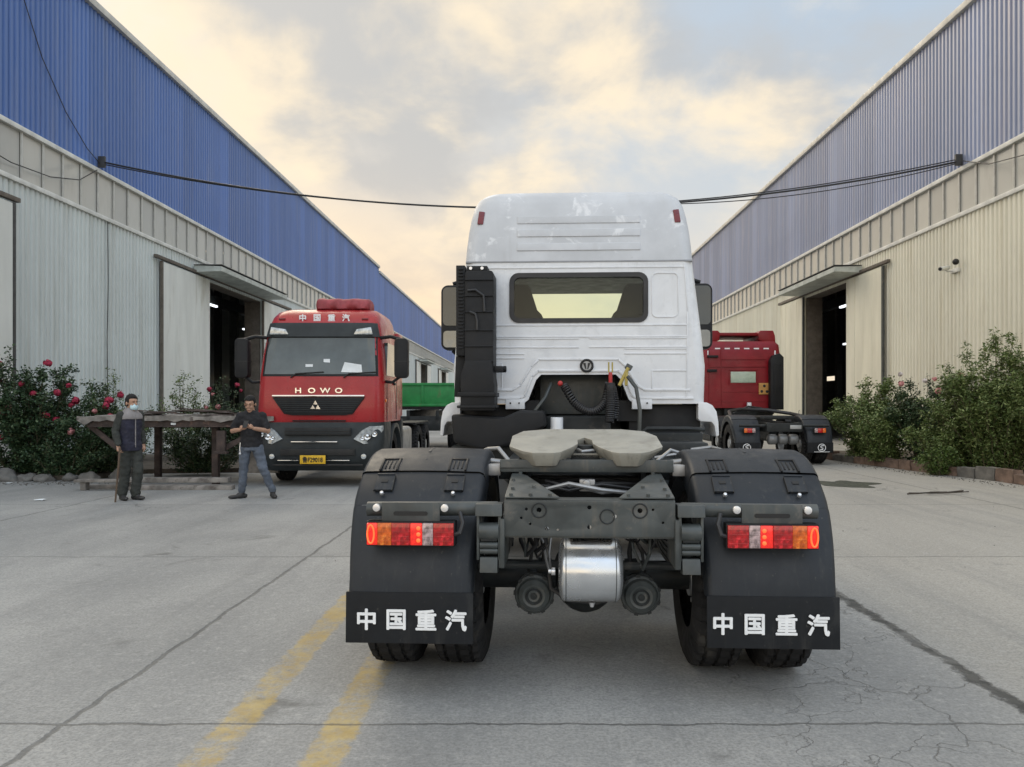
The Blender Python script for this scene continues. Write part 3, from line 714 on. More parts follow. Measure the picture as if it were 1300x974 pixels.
    # wheels
    for xx in (.73, 1.115): wheel(root, sgn * xx, y0, sgn if xx > 1 else -sgn)

# ------------------------------------------------------------------ the white tractor unit
TR = thing("tractor_truck", "white cab tractor truck seen from behind with glowing tail lights and lettered mud flaps", "truck", (.345, 4.68, 0), R(-2.7))
# chassis
ch = MB()
for s in (-1, 1):
    ch.prism([(-.77, .880), (-.77, 1.066), (-.15, 1.148), (4.8, 1.148), (4.8, .86), (-.2, .86)], 'x', s * .425 - .006, s * .425 + .006)
    ch.prism([(-.77, 1.058), (-.77, 1.068), (-.15, 1.150), (4.8, 1.150), (4.8, 1.140), (-.15, 1.140)], 'x', s * .35, s * .431)
    ch.b2(s * .35, s * .431, -.2, 4.8, .858, .868)
CH = ch.build("chassis_frame", M_DKFR, TR, bev=.002)
cm = MB(); cm.holed([(-.432, .882), (.432, .882), (.432, 1.062), (-.432, 1.062)],
    [[(cx + r * math.cos(2 * PI * i / n), cz + r * math.sin(2 * PI * i / n)) for i in range(n)] for cx, cz, r, n in
     ((-.255, 1.015, .013, 10), (-.32, 1.02, .008, 8), (-.345, .975, .007, 8), (-.30, .945, .007, 8), (.0, 1.03, .011, 10), (.0, .93, .011, 10), (.255, 1.015, .013, 10), (.32, 1.02, .007, 8), (.37, .955, .007, 8), (-.215, .922, .010, 8), (-.16, .915, .006, 8), (.13, .985, .010, 8))], -.79, .012)
cm.b2(-.432, .432, -.777, -.66, 1.056, 1.066); cm.b2(-.432, .432, -.777, -.68, .872, .881)
CM = cm.build("rear_crossmember", M_FRAME, CH, bev=.002)
for cx, cz, r in ((-.255, 1.015, .036), (.255, 1.015, .036), (.09, .985, .036)):
    MB().tube([(cx + r * math.cos(2 * PI * i / 20), -.792, cz + r * math.sin(2 * PI * i / 20)) for i in range(21)], .004, 6).build("tow_hole_rim", M_DKFR, CH)
for s in (-1, 1):
    q = MB(); vs = [(s * .431, -.775, 1.072), (s * .15, -.775, 1.072), (s * .34, -.30, 1.138), (s * .431, -.16, 1.154)]
    lo = [q.bm.verts.new(v) for v in vs]; hi = [q.bm.verts.new((v[0], v[1], v[2] + .008)) for v in vs]
    for i in range(4): q.bm.faces.new((lo[i], lo[(i + 1) % 4], hi[(i + 1) % 4], hi[i]))
    q.bm.faces.new(lo[::-1]); q.bm.faces.new(hi)
    gs = q.build("gusset_plate", M_FRAME, CH, bev=.002)
    bl = MB()
    for bx, by, bz in ((.20, -.75, 1.085), (.30, -.75, 1.085), (.40, -.75, 1.085), (.40, -.62, 1.103), (.29, -.58, 1.108), (.41, -.42, 1.130), (.38, -.26, 1.152)): bl.cyl((s * bx, by, bz - .008), (s * bx, by, bz + .010), .011, seg=6)
    bl.build("bolt", M_FRAME, CH)
# inner crossmembers, suspension, axle
for yy in (.9, 1.9, 2.9): MB().b2(-.42, .42, yy - .06, yy + .06, .90, 1.10).build("crossmember", M_DKFR, CH, bev=.01)
ax = MB(); ax.cyl((-.95, 0, .52), (.95, 0, .52), .085, seg=24); ax.sph((0, .02, .52), (.20, .24, .23), 24); ax.cyl((0, .1, .54), (0, .5, .60), .13, .08, 20)
ax.build("rear_axle", M_DKFR, TR)
MB().tube([(0, .5, .60), (0, 2.9, .85)], .06, 14).build("drive_shaft", M_DKFR, TR)
for s in (-1, 1):
    ls = MB()
    for i in range(5):
        L = .80 - i * .10
        pts = [(yy, .80 - i * .032 - .10 * (1 - (yy / .8) ** 2) + .08) for yy in [-L + 2 * L * q / 12 for q in range(13)]]
        up = [(a, b) for a, b in pts]; dn = [(a, b - .024) for a, b in reversed(pts)]
        ls.prism(up + dn, 'x', s * .51 - .042, s * .51 + .042)
    LS = ls.build("leaf_spring", M_DKFR, TR, bev=.003)
    hb = MB()
    hb.prism([(-.70, .985), (-.70, 1.045), (-.80, 1.045), (-.815, .985)], 'x', s * .51 - .068, s * .51 + .068)
    hb.b2(s * .51 - .062, s * .51 - .048, -.80, -.66, .76, .985); hb.b2(s * .51 + .048, s * .51 + .062, -.80, -.66, .76, .985)
    hb.cyl((s * .51 - .05, -.775, .905), (s * .51 + .05, -.775, .905), .045, seg=18)
    hb.cyl((s * .51 - .046, -.79, .835), (s * .51 + .046, -.79, .835), .017, seg=12); hb.cyl((s * .51 - .046, -.79, .805), (s * .51 + .046, -.79, .805), .015, seg=12)
    hb.prism([(-.74, .69), (-.82, .70), (-.80, .775), (-.74, .775)], 'x', s * .51 - .045, s * .51 + .045)
    hb.b2(s * .43, s * .46, -.80, -.5, .72, .97)
    hb.build("spring_hanger", M_FRAME, TR, bev=.006)
    bc = MB(); cx = s * .295; cz = .495
    bc.lathe([(-.12, 0), (-.125, .03), (-.118, .045), (-.122, .062), (-.105, .085), (-.075, .094), (-.070, .106), (-.045, .106), (-.040, .095), (.02, .09), (.025, .103), (.045, .103), (.05, .09), (.12, .08), (.14, .0)], (cx, -.34, cz), 'y', 36)
    BC = bc.build("brake_chamber", M_FRAME, TR, ang=30)
    rg = MB()
    for q in range(9):
        a = 2 * PI * q / 9 + .3; rg.box((cx + .104 * math.cos(a), -.398, cz + .104 * math.sin(a)), (.022, .03, .022), Matrix.Rotation(-a, 3, 'Y'))
    rg.tube([(cx + .104 * math.cos(2 * PI * i / 24), -.398, cz + .104 * math.sin(2 * PI * i / 24)) for i in range(25)], .008, 6); rg.build("clamp_ring", M_DKFR, BC)
    rg = MB(); rg.tube([(cx + .040 * math.cos(2 * PI * i / 24), -.465, cz + .040 * math.sin(2 * PI * i / 24)) for i in range(25)], .006, 6).build("chamber_boss", M_DKFR, BC)
    MB().cyl((cx, -.470, cz), (cx, -.455, cz), .018, seg=16).build("chamber_bolt", M_DKFR, BC, bev=.003)
    MB().tube([(s * .25, -.30, .60), (s * .24, -.33, .72), (s * .26, -.36, .86), (s * .27, -.3, .93)], .014).build("brake_hose", M_HOSE, TR)
    MB().tube([(s * .33, -.30, .60), (s * .31, -.34, .72), (s * .25, -.30, .84), (s * .20, -.2, .95)], .010).build("brake_hose", M_HOSE, TR)
    MB().b2(s * .25 - .03, s * .25 + .05, -.34, -.20, .60, .66).build("hose_elbow", M_DKFR, TR, bev=.01)
MB().cyl((-.60, -.48, .672), (.60, -.48, .672), .022, seg=14).build("stabiliser_bar", M_DKFR, TR)
# air tank
tk = MB(); tk.lathe([(-.172, .0), (-.1715, .05), (-.169, .10), (-.164, .132), (-.157, .150), (-.150, .160), (-.143, .1655), (-.136, .168), (.136, .168), (.143, .1655), (.150, .160), (.157, .150), (.164, .132), (.169, .10), (.1715, .05), (.172, 0)], (.012, -.56, .668), 'x', 56)
TK = tk.build("air_tank", M_SILVER, TR, ang=50)
for o in (-.130, .130): MB().tube([(.012 + o, -.56 + .1688 * math.cos(2 * PI * i / 36), .668 + .1688 * math.sin(2 * PI * i / 36)) for i in range(37)], .0022, 6).build("weld_seam", M_FRAME, TK)
sb = MB()
for o in (-.06, .07): sb.tube([(.012 + o, -.56 + .175 * math.cos(a), .668 + .175 * math.sin(a)) for a in [R(50 + 60 * i / 14) for i in range(15)]], .006, 6)
sb.b2(-.10, .13, -.62, -.50, .845, .875); sb.build("tank_bracket", M_DKFR, TK)
MB().cyl((-.175, -.60, .665), (-.195, -.60, .665), .022, seg=12).cyl((-.195, -.60, .665), (-.212, -.60, .665), .013, seg=8).build("tank_fitting", M_BOLT, TK, bev=.003)
MB().cyl((.02, -.60, .502), (.02, -.60, .478), .018, .010, 10).build("drain_valve", M_BOLT, TK)
MB().tube([(-.205, -.60, .665), (-.225, -.56, .72), (-.24, -.50, .80), (-.29, -.45, .87), (-.33, -.4, .93)], .008).build("air_line", M_ALU, TR)
MB().tube([(-.20, -.58, .66), (-.21, -.5, .74), (-.20, -.45, .83), (-.24, -.4, .90)], .007).build("air_line", M_ALU, TR)
MB().tube([(-.21, -.45, .62), (-.20, -.46, .54), (-.10, -.48, .483), (.05, -.48, .47), (.17, -.46, .50), (.2, -.4, .58)], .013).build("air_line", M_HOSE, TR)
# hoses and pipes under the coupling
for i in range(7):
    z0 = 1.06 + .02 * (i % 3); y0 = -.28 + .07 * i; a = random.uniform(-.3, -.2); b = random.uniform(.2, .34)
    MB().tube([(a, y0, z0), (a * .4, y0 - .05, z0 + random.uniform(-.04, .05)), (b * .3, y0 - .03, z0 + random.uniform(-.04, .06)), (b, y0 + .04, z0 - .02)], .009 if i % 2 else .013).build("air_line", M_HOSE if i % 3 else M_ALU, TR)
MB().b2(-.04, .05, -.25, -.15, 1.05, 1.12).cyl((0, -.26, 1.10), (0, -.30, 1.10), .022, seg=10).build("valve_block", M_ALU, TR, bev=.006)
MB().b2(-.34, .34, .10, .3, .88, 1.10).build("crossmember", M_DKFR, CH, bev=.01)
rnd = random.Random(21)
for i in range(9):
    s_ = 1 if i % 2 else -1; xa = s_ * rnd.uniform(.20, .40); xb = s_ * rnd.uniform(.16, .38); dp = rnd.uniform(.06, .22)
    MB().tube([(xa, -.70 + rnd.uniform(0, .2), .90), (xa * .95, -.62, .88 - dp * .5), ((xa + xb) / 2, -.52, .88 - dp), (xb, -.40, .88 - dp * .6), (xb, -.25, .86)], rnd.choice((.006, .009, .012)), 6).build("air_line", rnd.choice((M_HOSE, M_HOSE, M_FRAME)), TR)
# coupling
fw = MB()
def fz(y): return 1.318 + .135 * y
for s in (-1, 1):
    top = [(.045, -.02), (.075, -.12), (.145, -.275), (.185, -.305), (.31, -.305), (.365, -.26), (.455, -.11), (.46, .24), (.40, .42), (.25, .50), (.0, .50), (.0, .18), (.045, .10)]
    bot = [(.075, -.02), (.105, -.10), (.175, -.255), (.20, -.27), (.29, -.27), (.33, -.225), (.395, -.09), (.41, .22), (.36, .38), (.23, .46), (.0, .46), (.0, .20), (.075, .12)]
    def drop(y): return .085 if y < -.2 else .07
    r0 = [(s * a, b, fz(b)) for a, b in top]; r1 = [(s * (a * .985 + .003), b * .985 , fz(b) - .018) for a, b in top]
    r2 = [(s * a, b, fz(b) - drop(b)) for a, b in bot]
    if s > 0: r0, r1, r2 = r0[::-1], r1[::-1], r2[::-1]
    fw.ring_loft([r2, r1, r0])
FW = fw.build("fifth_wheel", M_GREASE, TR, bev=.010, bseg=3, ang=40)
MB().cyl((0, .04, fz(.04) - .06), (0, .04, fz(.04) - .02), .06, seg=20).b2(-.09, .09, -.02, .14, 1.19, 1.25).build("locking_jaw", M_DKFR, FW, bev=.005)
MB().tube([(.05, -.05, 1.275), (-.02, -.08, 1.27), (-.05, -.02, 1.28)], .010).build("release_rod", M_ALU, FW)
MB().b2(-.30, .30, -.02, .06, 1.226, 1.256).build("coupling_bar", M_GREASE, FW, bev=.006)
MB().b2(-.50, .50, -.24, .45, 1.160, 1.186).b2(-.50, .50, -.24, -.22, 1.186, 1.232).build("mounting_plate", M_FRAME, TR, bev=.004)
for s in (-1, 1):
    MB().prism([(-.14, 1.187), (.25, 1.187), (.12, 1.262), (-.02, 1.262)], 'x', s * .36 - .04, s * .36 + .04).build("trunnion_bracket", M_FRAME, TR, bev=.006)
    MB().b2(s * .50, s * .60, -.20, -.10, 1.135, 1.20).cyl((s * .50, -.05, 1.20), (s * .66, -.05, 1.22), .02, seg=10).build("guard_stay", M_ALU, TR, bev=.004)
    MB().b2(s * .45, s * .56, .35, 2.1, 1.06, 1.14).build("side_step_rail", M_DKFR, TR, bev=.006)
for s in (-1, 1): rear_end(TR, s)
# tanks and boxes along the chassis
for s, L in ((-1, (.95, 2.0)), (1, (.95, 2.1))):
    bx = MB(); bx.prism(rrect(s * .85 - .33, s * .85 + .33, .48, 1.02, .12), 'y', *L); FT = bx.build("fuel_tank" if s < 0 else "battery_box", M_FRAME if s > 0 else M_ALU, TR, ang=40)
    MB().b2(s * .85 - .335, s * .85 + .335, L[0] + .2, L[0] + .26, .47, 1.03).build("tank_strap", M_DKFR, FT, bev=.01)
MB().b2(.55, 1.12, 1.6, 2.1, 1.03, 1.12).b2(.62, 1.05, 1.65, 2.0, 1.12, 1.24).build("tool_box", M_DKFR, TR, bev=.02)
MB().tube([(.5, 2.1, 1.1), (.52, 2.1, 1.28), (.60, 2.1, 1.34), (.95, 2.1, 1.34), (1.1, 2.15, 1.33)], .02).build("grab_tube", M_DKFR, TR)
MB().tube([(.52, .85, 1.17), (.68, .82, 1.20), (.90, .85, 1.19), (1.02, .9, 1.22), (.95, 1.0, 1.24), (.80, 1.0, 1.22)], .013).build("air_line", M_ALU, TR)
MB().tube([(.50, .60, 1.16), (.60, .62, 1.24), (.72, .66, 1.20), (.9, .7, 1.18)], .013).build("air_line", M_ALU, TR)
MB().tube([(-.50, .55, 1.16), (-.58, .6, 1.25), (-.66, .66, 1.24), (-.75, .7, 1.20)], .015).build("air_line", M_ALU, TR)
MB().b2(.55, .72, .5, .62, 1.13, 1.17).build("clamp_plate", M_ALU, TR, bev=.005)
# engine bay under the cab
en = MB(); en.b2(-.42, .42, 2.75, 4.3, .75, 1.72); en.b2(-.30, .30, 2.35, 2.76, .80, 1.45); en.cyl((0, 2.0, 1.0), (0, 2.4, 1.05), .18, .25, 18)
en.build("engine", M_DKFR, TR, bev=.03)
MB().b2(-.36, .36, 2.62, 2.72, 1.46, 1.84).build("bulkhead_plate", M_FRAME, TR, bev=.01)
for s in (-1, 1):
    MB().b2(s * .46, s * 1.12, 2.42, 4.05, .95, 1.556).build("inner_wing", M_PLAST, TR, bev=.03)
MB().b2(-.46, .48, 2.16, 2.26, 1.16, 1.30).build("cab_support_beam", M_DKFR, TR, bev=.01)
MB().cyl((-.195, 2.10, 1.18), (-.195, 2.10, 1.44), .056, seg=20).build("reservoir", M_WHITE, TR, bev=.008)
MB().tube([(-.55, 2.3, 1.36), (-.42, 2.25, 1.46), (-.30, 2.3, 1.62), (-.25, 2.4, 1.75)], .016).build("air_line", M_FRAME, TR)
MB().tube([(.43, 2.12, 1.80), (.50, 2.08, 1.70), (.53, 2.05, 1.5), (.52, 2.05, 1.2)], .018).build("air_line", M_FRAME, TR)
fil = MB(); fil.prism([(-1.12, 1.47), (-.66, 1.44), (-.52, 1.50), (-.30, 1.50), (-.28, 1.36), (-.42, 1.30), (-.55, 1.20), (-.85, 1.16), (-1.10, 1.22)], 'y', 1.98, 2.4)
fil.build("air_filter_housing", M_PLAST, TR, bev=.04, bseg=3)
MB().b2(-1.15, -.3, 2.2, 2.6, .95, 1.18).build("chassis_bracket", M_DKFR, TR, bev=.02)
MB().b2(.50, 1.12, 2.3, 2.7, 1.05, 1.30).build("chassis_bracket", M_DKFR, TR, bev=.02)

for s in (-1, 1): MB().b2(s * .36, s * .56, 2.40, 2.70, 1.40, 1.59).build("light_gap_filler", M_PLAST, TR)  # added dark filler blocking light that leaks under the cab
# cab
YB, YF = 2.32, 4.10
def hwz(z):
    return 1.155 - .03 * max(0, (1.9 - z)) - (.115 * max(0, (z - 1.95) / .9))
CR = .10
def plan(z, yb, yf, hw, r, back=False):
    pts = []
    for cx, cy, a0 in ((-(hw - r), yb + r, 270), (-(hw - r), yf - r, 180), (hw - r, yf - r, 90), (hw - r, yb + r, 0)):
        for i in range(7):
            a = R(a0 - 90 * i / 6); pts.append((cx + r * math.cos(a), cy + r * math.sin(a), z))
    return pts
zs = [1.56, 1.9, 2.2, 2.5, 2.85]
rings = [plan(z, YB, YF, hwz(z), CR) for z in zs]
def side(mb, rings, sl):
    rr = [r[sl] for r in rings]; mb.ring_loft(rr, close=False, cap=False)
cb = MB(); side(cb, rings, slice(0, 14)); side(cb, rings, slice(14, 28))
arch = [(-.50, 1.56), (-.455, 1.60), (-.385, 1.78), (-.34, 1.825), (.34, 1.825), (.385, 1.78), (.455, 1.60), (.50, 1.56)]
outer = arch[::-1] + [(-(hwz(z) - CR), z) for z in zs] + [((hwz(z) - CR), z) for z in reversed(zs)]
WIN = rrect(-.612, .612, 2.315, 2.735, .07)
cb.holed(outer, [WIN], YB, .05)
fo = [(-(hwz(z) - CR), z) for z in zs] + [((hwz(z) - CR), z) for z in reversed(zs)]
cb.holed(fo, [rrect(-.95, .95, 2.15, 2.825, .04)], YF, -.05)
cb.b2(-1.1, 1.1, YB + .06, YF - .1, 1.88, 1.92); cb.b2(-.95, .95, YB + .06, YF - .1, 2.83, 2.848)
CAB = cb.build("cab", M_WHITE, TR, ang=40)
MB().prism(rrect(-.605, .605, 2.322, 2.728, .065), 'y', YB + .02, YB + .026).build("rear_window", M_GLASS, CAB)
sl_ = MB(); sl_.holed(rrect(-.630, .630, 2.297, 2.753, .085), [rrect(-.588, .588, 2.339, 2.711, .055)], YB - .010, .03); sl_.build("window_seal", M_HOSE, CAB)
MB().prism(rrect(-.945, .945, 2.155, 2.82, .04), 'y', YF - .03, YF - .025).build("windscreen", M_GLASS, CAB)
for s in (-1, 1):
    q = MB(); q.prism([(s * a_, b_) for a_, b_ in ((.33, 1.93), (.33, 2.40), (.36, 2.46), (.40, 2.50), (.47, 2.72), (.50, 2.76), (.72, 2.76), (.80, 2.50), (.86, 2.40), (.86, 1.93))], 'y', 3.0, 3.2); q.build("seat", M_PLAST, CAB, bev=.03)
    q = MB(); q.prism([(2.9, 2.0), (3.85, 2.0), (3.75, 2.6), (3.0, 2.6)], 'x', s * 1.112, s * 1.118).build("side_glass", M_GLASSD, CAB)
MB().b2(-1.0, 1.0, 3.75, 4.02, 1.95, 2.20).build("dashboard", M_PLAST, CAB, bev=.03)
MB().b2(-1.02, 1.02, YB + .055, YF - .07, 2.806, 2.826).build("headliner", M_PLAST, CAB)
for s in (-1, 1): MB().b2(s * .99, s * 1.01, YB + .055, YF - .07, 1.93, 2.80).build("cab_lining", M_PLAST, CAB)
MB().b2(-.98, .98, YB + .06, 2.95, 1.93, 2.26).build("bunk", M_PLAST, CAB, bev=.03)
# pressed ribs of the rear panel
def ribline(mb, pts, w=.012, y=YB, out=.007):
    for (x0, z0), (x1, z1) in zip(pts[:-1], pts[1:]):
        L = math.hypot(x1 - x0, z1 - z0); a = math.atan2(z1 - z0, x1 - x0)
        mb.box(((x0 + x1) / 2, y - out / 2 + .001, (z0 + z1) / 2), (L + w * .8, out, w), Matrix.Rotation(-a, 3, 'Y'))
rb = MB()
for z in (2.275, 2.170): ribline(rb, [(-.78, z), (.985, z)])
for z in (2.155, 2.075): ribline(rb, [(-.78, z), (.0, z - .002)]); ribline(rb, [(.10, z), (.985, z)])
ribline(rb, [(.42, 2.06), (.985, 2.06)]); ribline(rb, [(.42, 2.015), (.985, 2.015)])
ribline(rb, [(-.78, 2.015), (-.50, 2.015)]); ribline(rb, [(-.78, 1.975), (-.5, 1.975)])
ribline(rb, [(-.78, 1.685), (-.60, 1.685), (-.53, 1.73), (-.43, 1.90), (-.36, 1.965), (.36, 1.965), (.43, 1.90), (.53, 1.73), (.60, 1.685), (1.0, 1.685)], .018, out=.010)
ribline(rb, [(-.99, 1.61), (-.53, 1.61), (-.49, 1.635), (-.42, 1.81), (-.365, 1.86), (.365, 1.86), (.42, 1.81), (.49, 1.635), (.53, 1.61), (1.03, 1.61)], .020, out=.012)
pp = rrect(.665, .90, 2.345, 2.745, .05); ribline(rb, pp + [pp[0]], .010)
ribline(rb, [(.975, 1.62), (.985, 2.40), (.955, 2.83)], .012); ribline(rb, [(.665, 1.70), (.665, 1.86), (.98, 1.86)], .010)
ribline(rb, [(-.70, 1.70), (-.70, 1.93)], .008)
ribline(rb, [(-.95, 2.80), (.95, 2.80)], .014)
rb.build("pressed_rib", M_WHITE, CAB, bev=.003)
for x0, x1 in ((-.665, -.49), (.485, .665)): MB().b2(x0, x1, YB - .012, YB + .1, 1.51, 1.60).build("cab_bracket", M_WHITE, CAB, bev=.006)
for x0, x1 in ((-.66, -.5), (.5, .66)):
    MB().cyl((x0 + .04, YB - .018, 1.565), (x0 + .04, YB - .01, 1.565), .008, seg=8).cyl((x1 - .04, YB - .018, 1.565), (x1 - .04, YB - .01, 1.565), .008, seg=8).build("bracket_bolt", M_BLACK, CAB)
# badge
cx, cz = .075, 1.905
eb = MB(); eb.lathe([(0, .0), (0, .05)], (cx, YB - .016, cz), 'y', 32); EB = eb.build("badge", M_RIM, CAB)
rgm = MB().tube([(cx + .052 * math.cos(2 * PI * i / 32), YB - .016, cz + .052 * math.sin(2 * PI * i / 32)) for i in range(33)], .011, 8)
rgm.build("badge_ring", M_BLACK, CAB)
bd = MB(); bd.prism([(cx - .034, cz + .024), (cx - .010, cz + .024), (cx - .004, cz - .034), (cx - .014, cz - .028)], 'y', YB - .024, YB - .0165)
bd.prism([(cx + .034, cz + .024), (cx + .010, cz + .024), (cx + .004, cz - .034), (cx + .014, cz - .028)], 'y', YB - .024, YB - .0165)
bd.build("badge_mark", M_BLACK, CAB)
# roof fairing
rf = MB(); prof = [(2.862, 1.045, 2.315, 4.12, .12), (3.0, 1.035, 2.325, 4.12, .13), (3.15, 1.02, 2.345, 4.08, .14), (3.28, 1.00, 2.37, 4.02, .15), (3.40, .975, 2.40, 3.92, .17), (3.475, .94, 2.43, 3.82, .19), (3.525, .89, 2.49, 3.7, .20), (3.550, .82, 2.57, 3.55, .22), (3.559, .72, 2.68, 3.4, .22), (3.562, .5, 2.85, 3.2, .2)]
rf.ring_loft([plan(z, yb, yf, hw, r) for z, hw, yb, yf, r in prof])
RF = rf.build("roof_fairing", M_WHITE2, CAB, ang=50)
MB().b2(-1.03, 1.03, YB - .006, YB + .3, 2.848, 2.863).build("roof_seam", M_SEAM, CAB, bev=.003)
rr = MB()
for z, yb in ((3.245, 2.356), (3.12, 2.335), (2.99, 2.320)):
    rr.box((.0, yb + .004, z), (1.12, .012, .07), Matrix.Rotation(R(-8), 3, 'X'))
rr.build("pressed_rib", M_WHITE2, CAB, bev=.0058, bseg=3)
for s in (-1, 1):
    MB().box((s * .895, 2.375, 3.27), (.055, .03, .125), Matrix.Rotation(R(s * -7), 3, 'Y') @ Matrix.Rotation(R(-12), 3, 'X')).build("marker_light", M_DKRED, CAB, bev=.008)
# wings over the front wheels
for s in (-1, 1):
    o = [(1.08, 1.575), (1.16, 1.57), (1.21, 1.545), (1.245, 1.49), (1.262, 1.40), (1.268, 1.27), (1.24, 1.26), (1.225, 1.36), (1.20, 1.395), (1.10, 1.40), (1.08, 1.42)]
    MB().prism([(s * a, b) for a, b in o], 'y', 2.32, 3.3).build("front_wing", M_WHITE, CAB, bev=.012)
    wheel(TR, s * 1.02, 3.62, s)
    m = MB(); m.prism(rrect(s * 1.41 - .14, s * 1.41 + .14, 2.18, 2.93, .08), 'y', 4.10, 4.26); MR = m.build("mirror", M_PLAST, CAB, bev=.03)
    MB().prism(rrect(s * 1.41 - .115, s * 1.41 + .115, 2.46, 2.90, .05), 'y', 4.094, 4.099).build("mirror_glass", M_GLASSD, CAB)
    MB().prism(rrect(s * 1.41 - .11, s * 1.41 + .11, 2.21, 2.40, .04), 'y', 4.094, 4.099).build("mirror_glass", M_MIRR, CAB)
    MB().tube([(s * 1.05, 4.2, 2.95), (s * 1.25, 4.18, 3.0), (s * 1.42, 4.18, 2.95)], .025).build("mirror_arm", M_PLAST, CAB)
    MB().tube([(s * 1.08, 4.2, 2.08), (s * 1.3, 4.18, 2.06), (s * 1.42, 4.18, 2.18)], .025).build("mirror_arm", M_PLAST, CAB)
    MB().b2(s * .9, s * 1.2, 4.0, 4.7, .4, 1.5).build("bumper_corner", M_WHITE, TR, bev=.08)
MB().b2(-1.15, 1.15, 4.12, 4.75, .35, 1.5).build("front_bumper", M_WHITE, TR, bev=.06)
# air intake stack
sk = MB()
sk.prism(rrect(-.995, -.745, 1.50, 2.72, .03), 'y', 1.98, 2.28)
for z in (2.64, 2.50, 2.36, 2.20, 2.06, 1.93): sk.b2(-.997, -.743, 1.968, 2.0, z - .008, z + .008)
sk.prism([(-1.03, 1.50), (-.735, 1.50), (-.735, 1.73), (-.76, 1.93), (-.99, 1.93), (-1.03, 1.80)], 'y', 1.955, 2.28)
sk.b2(-1.055, -.72, 1.94, 2.29, 1.62, 1.66); sk.b2(-1.06, -.72, 1.935, 2.29, 1.52, 1.545)
SKO = sk.build("air_intake_stack", M_PLAST, TR, bev=.008)
co = MB(); co.b2(-1.075, -.998, 2.0, 2.3, 1.98, 2.77)
for i in range(24): co.b2(-1.055, -1.010, 1.988, 2.01, 2.04 + i * .030, 2.053 + i * .030)
co.prism([(-1.085, 1.98), (-.998, 1.98), (-1.0, 1.90), (-1.06, 1.62), (-1.10, 1.62)], 'y', 2.06, 2.3)
co.build("intake_screen", M_PLAST, SKO, bev=.004)
cl = MB(); cl.tube([(-.97, 1.972, 2.545), (-.90, 1.962, 2.55), (-.83, 1.962, 2.50), (-.82, 1.962, 2.36)], .012); cl.tube([(-.95, 1.972, 2.36), (-.90, 1.962, 2.34), (-.885, 1.962, 2.28), (-.885, 1.962, 2.20)], .012)
cl.build("drain_hose", M_HOSE, SKO)
MB().b2(-.745, -.665, 2.02, 2.24, 1.84, 1.89).cyl((-.67, 2.1, 1.865), (-.64, 2.1, 1.865), .03, seg=10).build("clip", M_PLAST, SKO, bev=.01)
MB().b2(-.98, -.80, 2.0, 2.32, 2.72, 2.765).build("stack_bracket", M_PLAST, SKO, bev=.006)
for xx in (-.945, -.845): MB().cyl((xx, 1.985, 2.742), (xx, 2.0, 2.742), .014, seg=10).build("stack_bolt", M_BOLT, SKO)
MB().text("川", .05, (-.89, 1.95, 1.84), depth=.006).build("moulded_mark", M_DKFR, SKO) if False else None
# coiled air lines
def coil(path, rad, turns, r, name, mat):
    n = turns * 14; pts = []
    P = [Vector(p) for p in path]
    for i in range(n + 1):
        u = i / n * (len(P) - 1); j = min(int(u), len(P) - 2); f = u - j
        def cr(a, b, c_, d_, f): return .5 * ((2 * b) + (-a + c_) * f + (2 * a - 5 * b + 4 * c_ - d_) * f * f + (-a + 3 * b - 3 * c_ + d_) * f ** 3)
        a, b, c_, d_ = P[max(j - 1, 0)], P[j], P[j + 1], P[min(j + 2, len(P) - 1)]
        q = cr(a, b, c_, d_, f); tn = (cr(a, b, c_, d_, min(1, f + .02)) - cr(a, b, c_, d_, max(0, f - .02))).normalized()
        n1_ = tn.cross(Vector((0, 1, 0))).normalized(); n2_ = tn.cross(n1_); a_ = 2 * PI * i / 14
        pts.append(q + n1_ * rad * math.cos(a_) + n2_ * rad * math.sin(a_))
    return MB().tube(pts, r, 6).build(name, mat, TR)
coil([(-.13, 2.18, 1.72), (-.03, 2.12, 1.56), (.10, 2.08, 1.49), (.22, 2.1, 1.56), (.27, 2.15, 1.74)], .030, 34, .009, "coiled_air_hose", M_HOSE)
coil([(.275, 2.12, 1.73), (.275, 2.08, 1.58), (.265, 2.06, 1.40)], .034, 22, .009, "coiled_air_hose", M_HOSE)
coil([(.30, 2.2, 1.70), (.32, 2.15, 1.56), (.31, 2.12, 1.42)], .030, 16, .008, "coiled_air_hose", M_HOSE)
MB().cyl((.283, 2.20, 1.74), (.283, 2.20, 1.84), .018, seg=10).build("air_coupling", M_HOSER, TR, bev=.004)
MB().cyl((.268, 2.20, 1.84), (.268, 2.20, 1.93), .007, seg=8).cyl((.300, 2.20, 1.84), (.300, 2.20, 1.93), .007, seg=8).build("air_coupling", M_HOSEY, TR)
MB().cyl((.36, 2.18, 1.72), (.44, 2.18, 1.88), .016, seg=10).cyl((.42, 2.16, 1.72), (.425, 2.18, 1.84), .014, seg=10).build("air_coupling", M_HOSEY, TR)
MB().box((.445, 2.2, 1.885), (.06, .05, .05), Matrix.Rotation(R(30), 3, 'Y')).build("coupling_bracket", M_FRAME, TR, bev=.008)
MB().sph((-.165, 2.18, 1.74), .025, 10).sph((-.135, 2.17, 1.705), .018, 10).build("air_coupling", M_HOSER, TR)

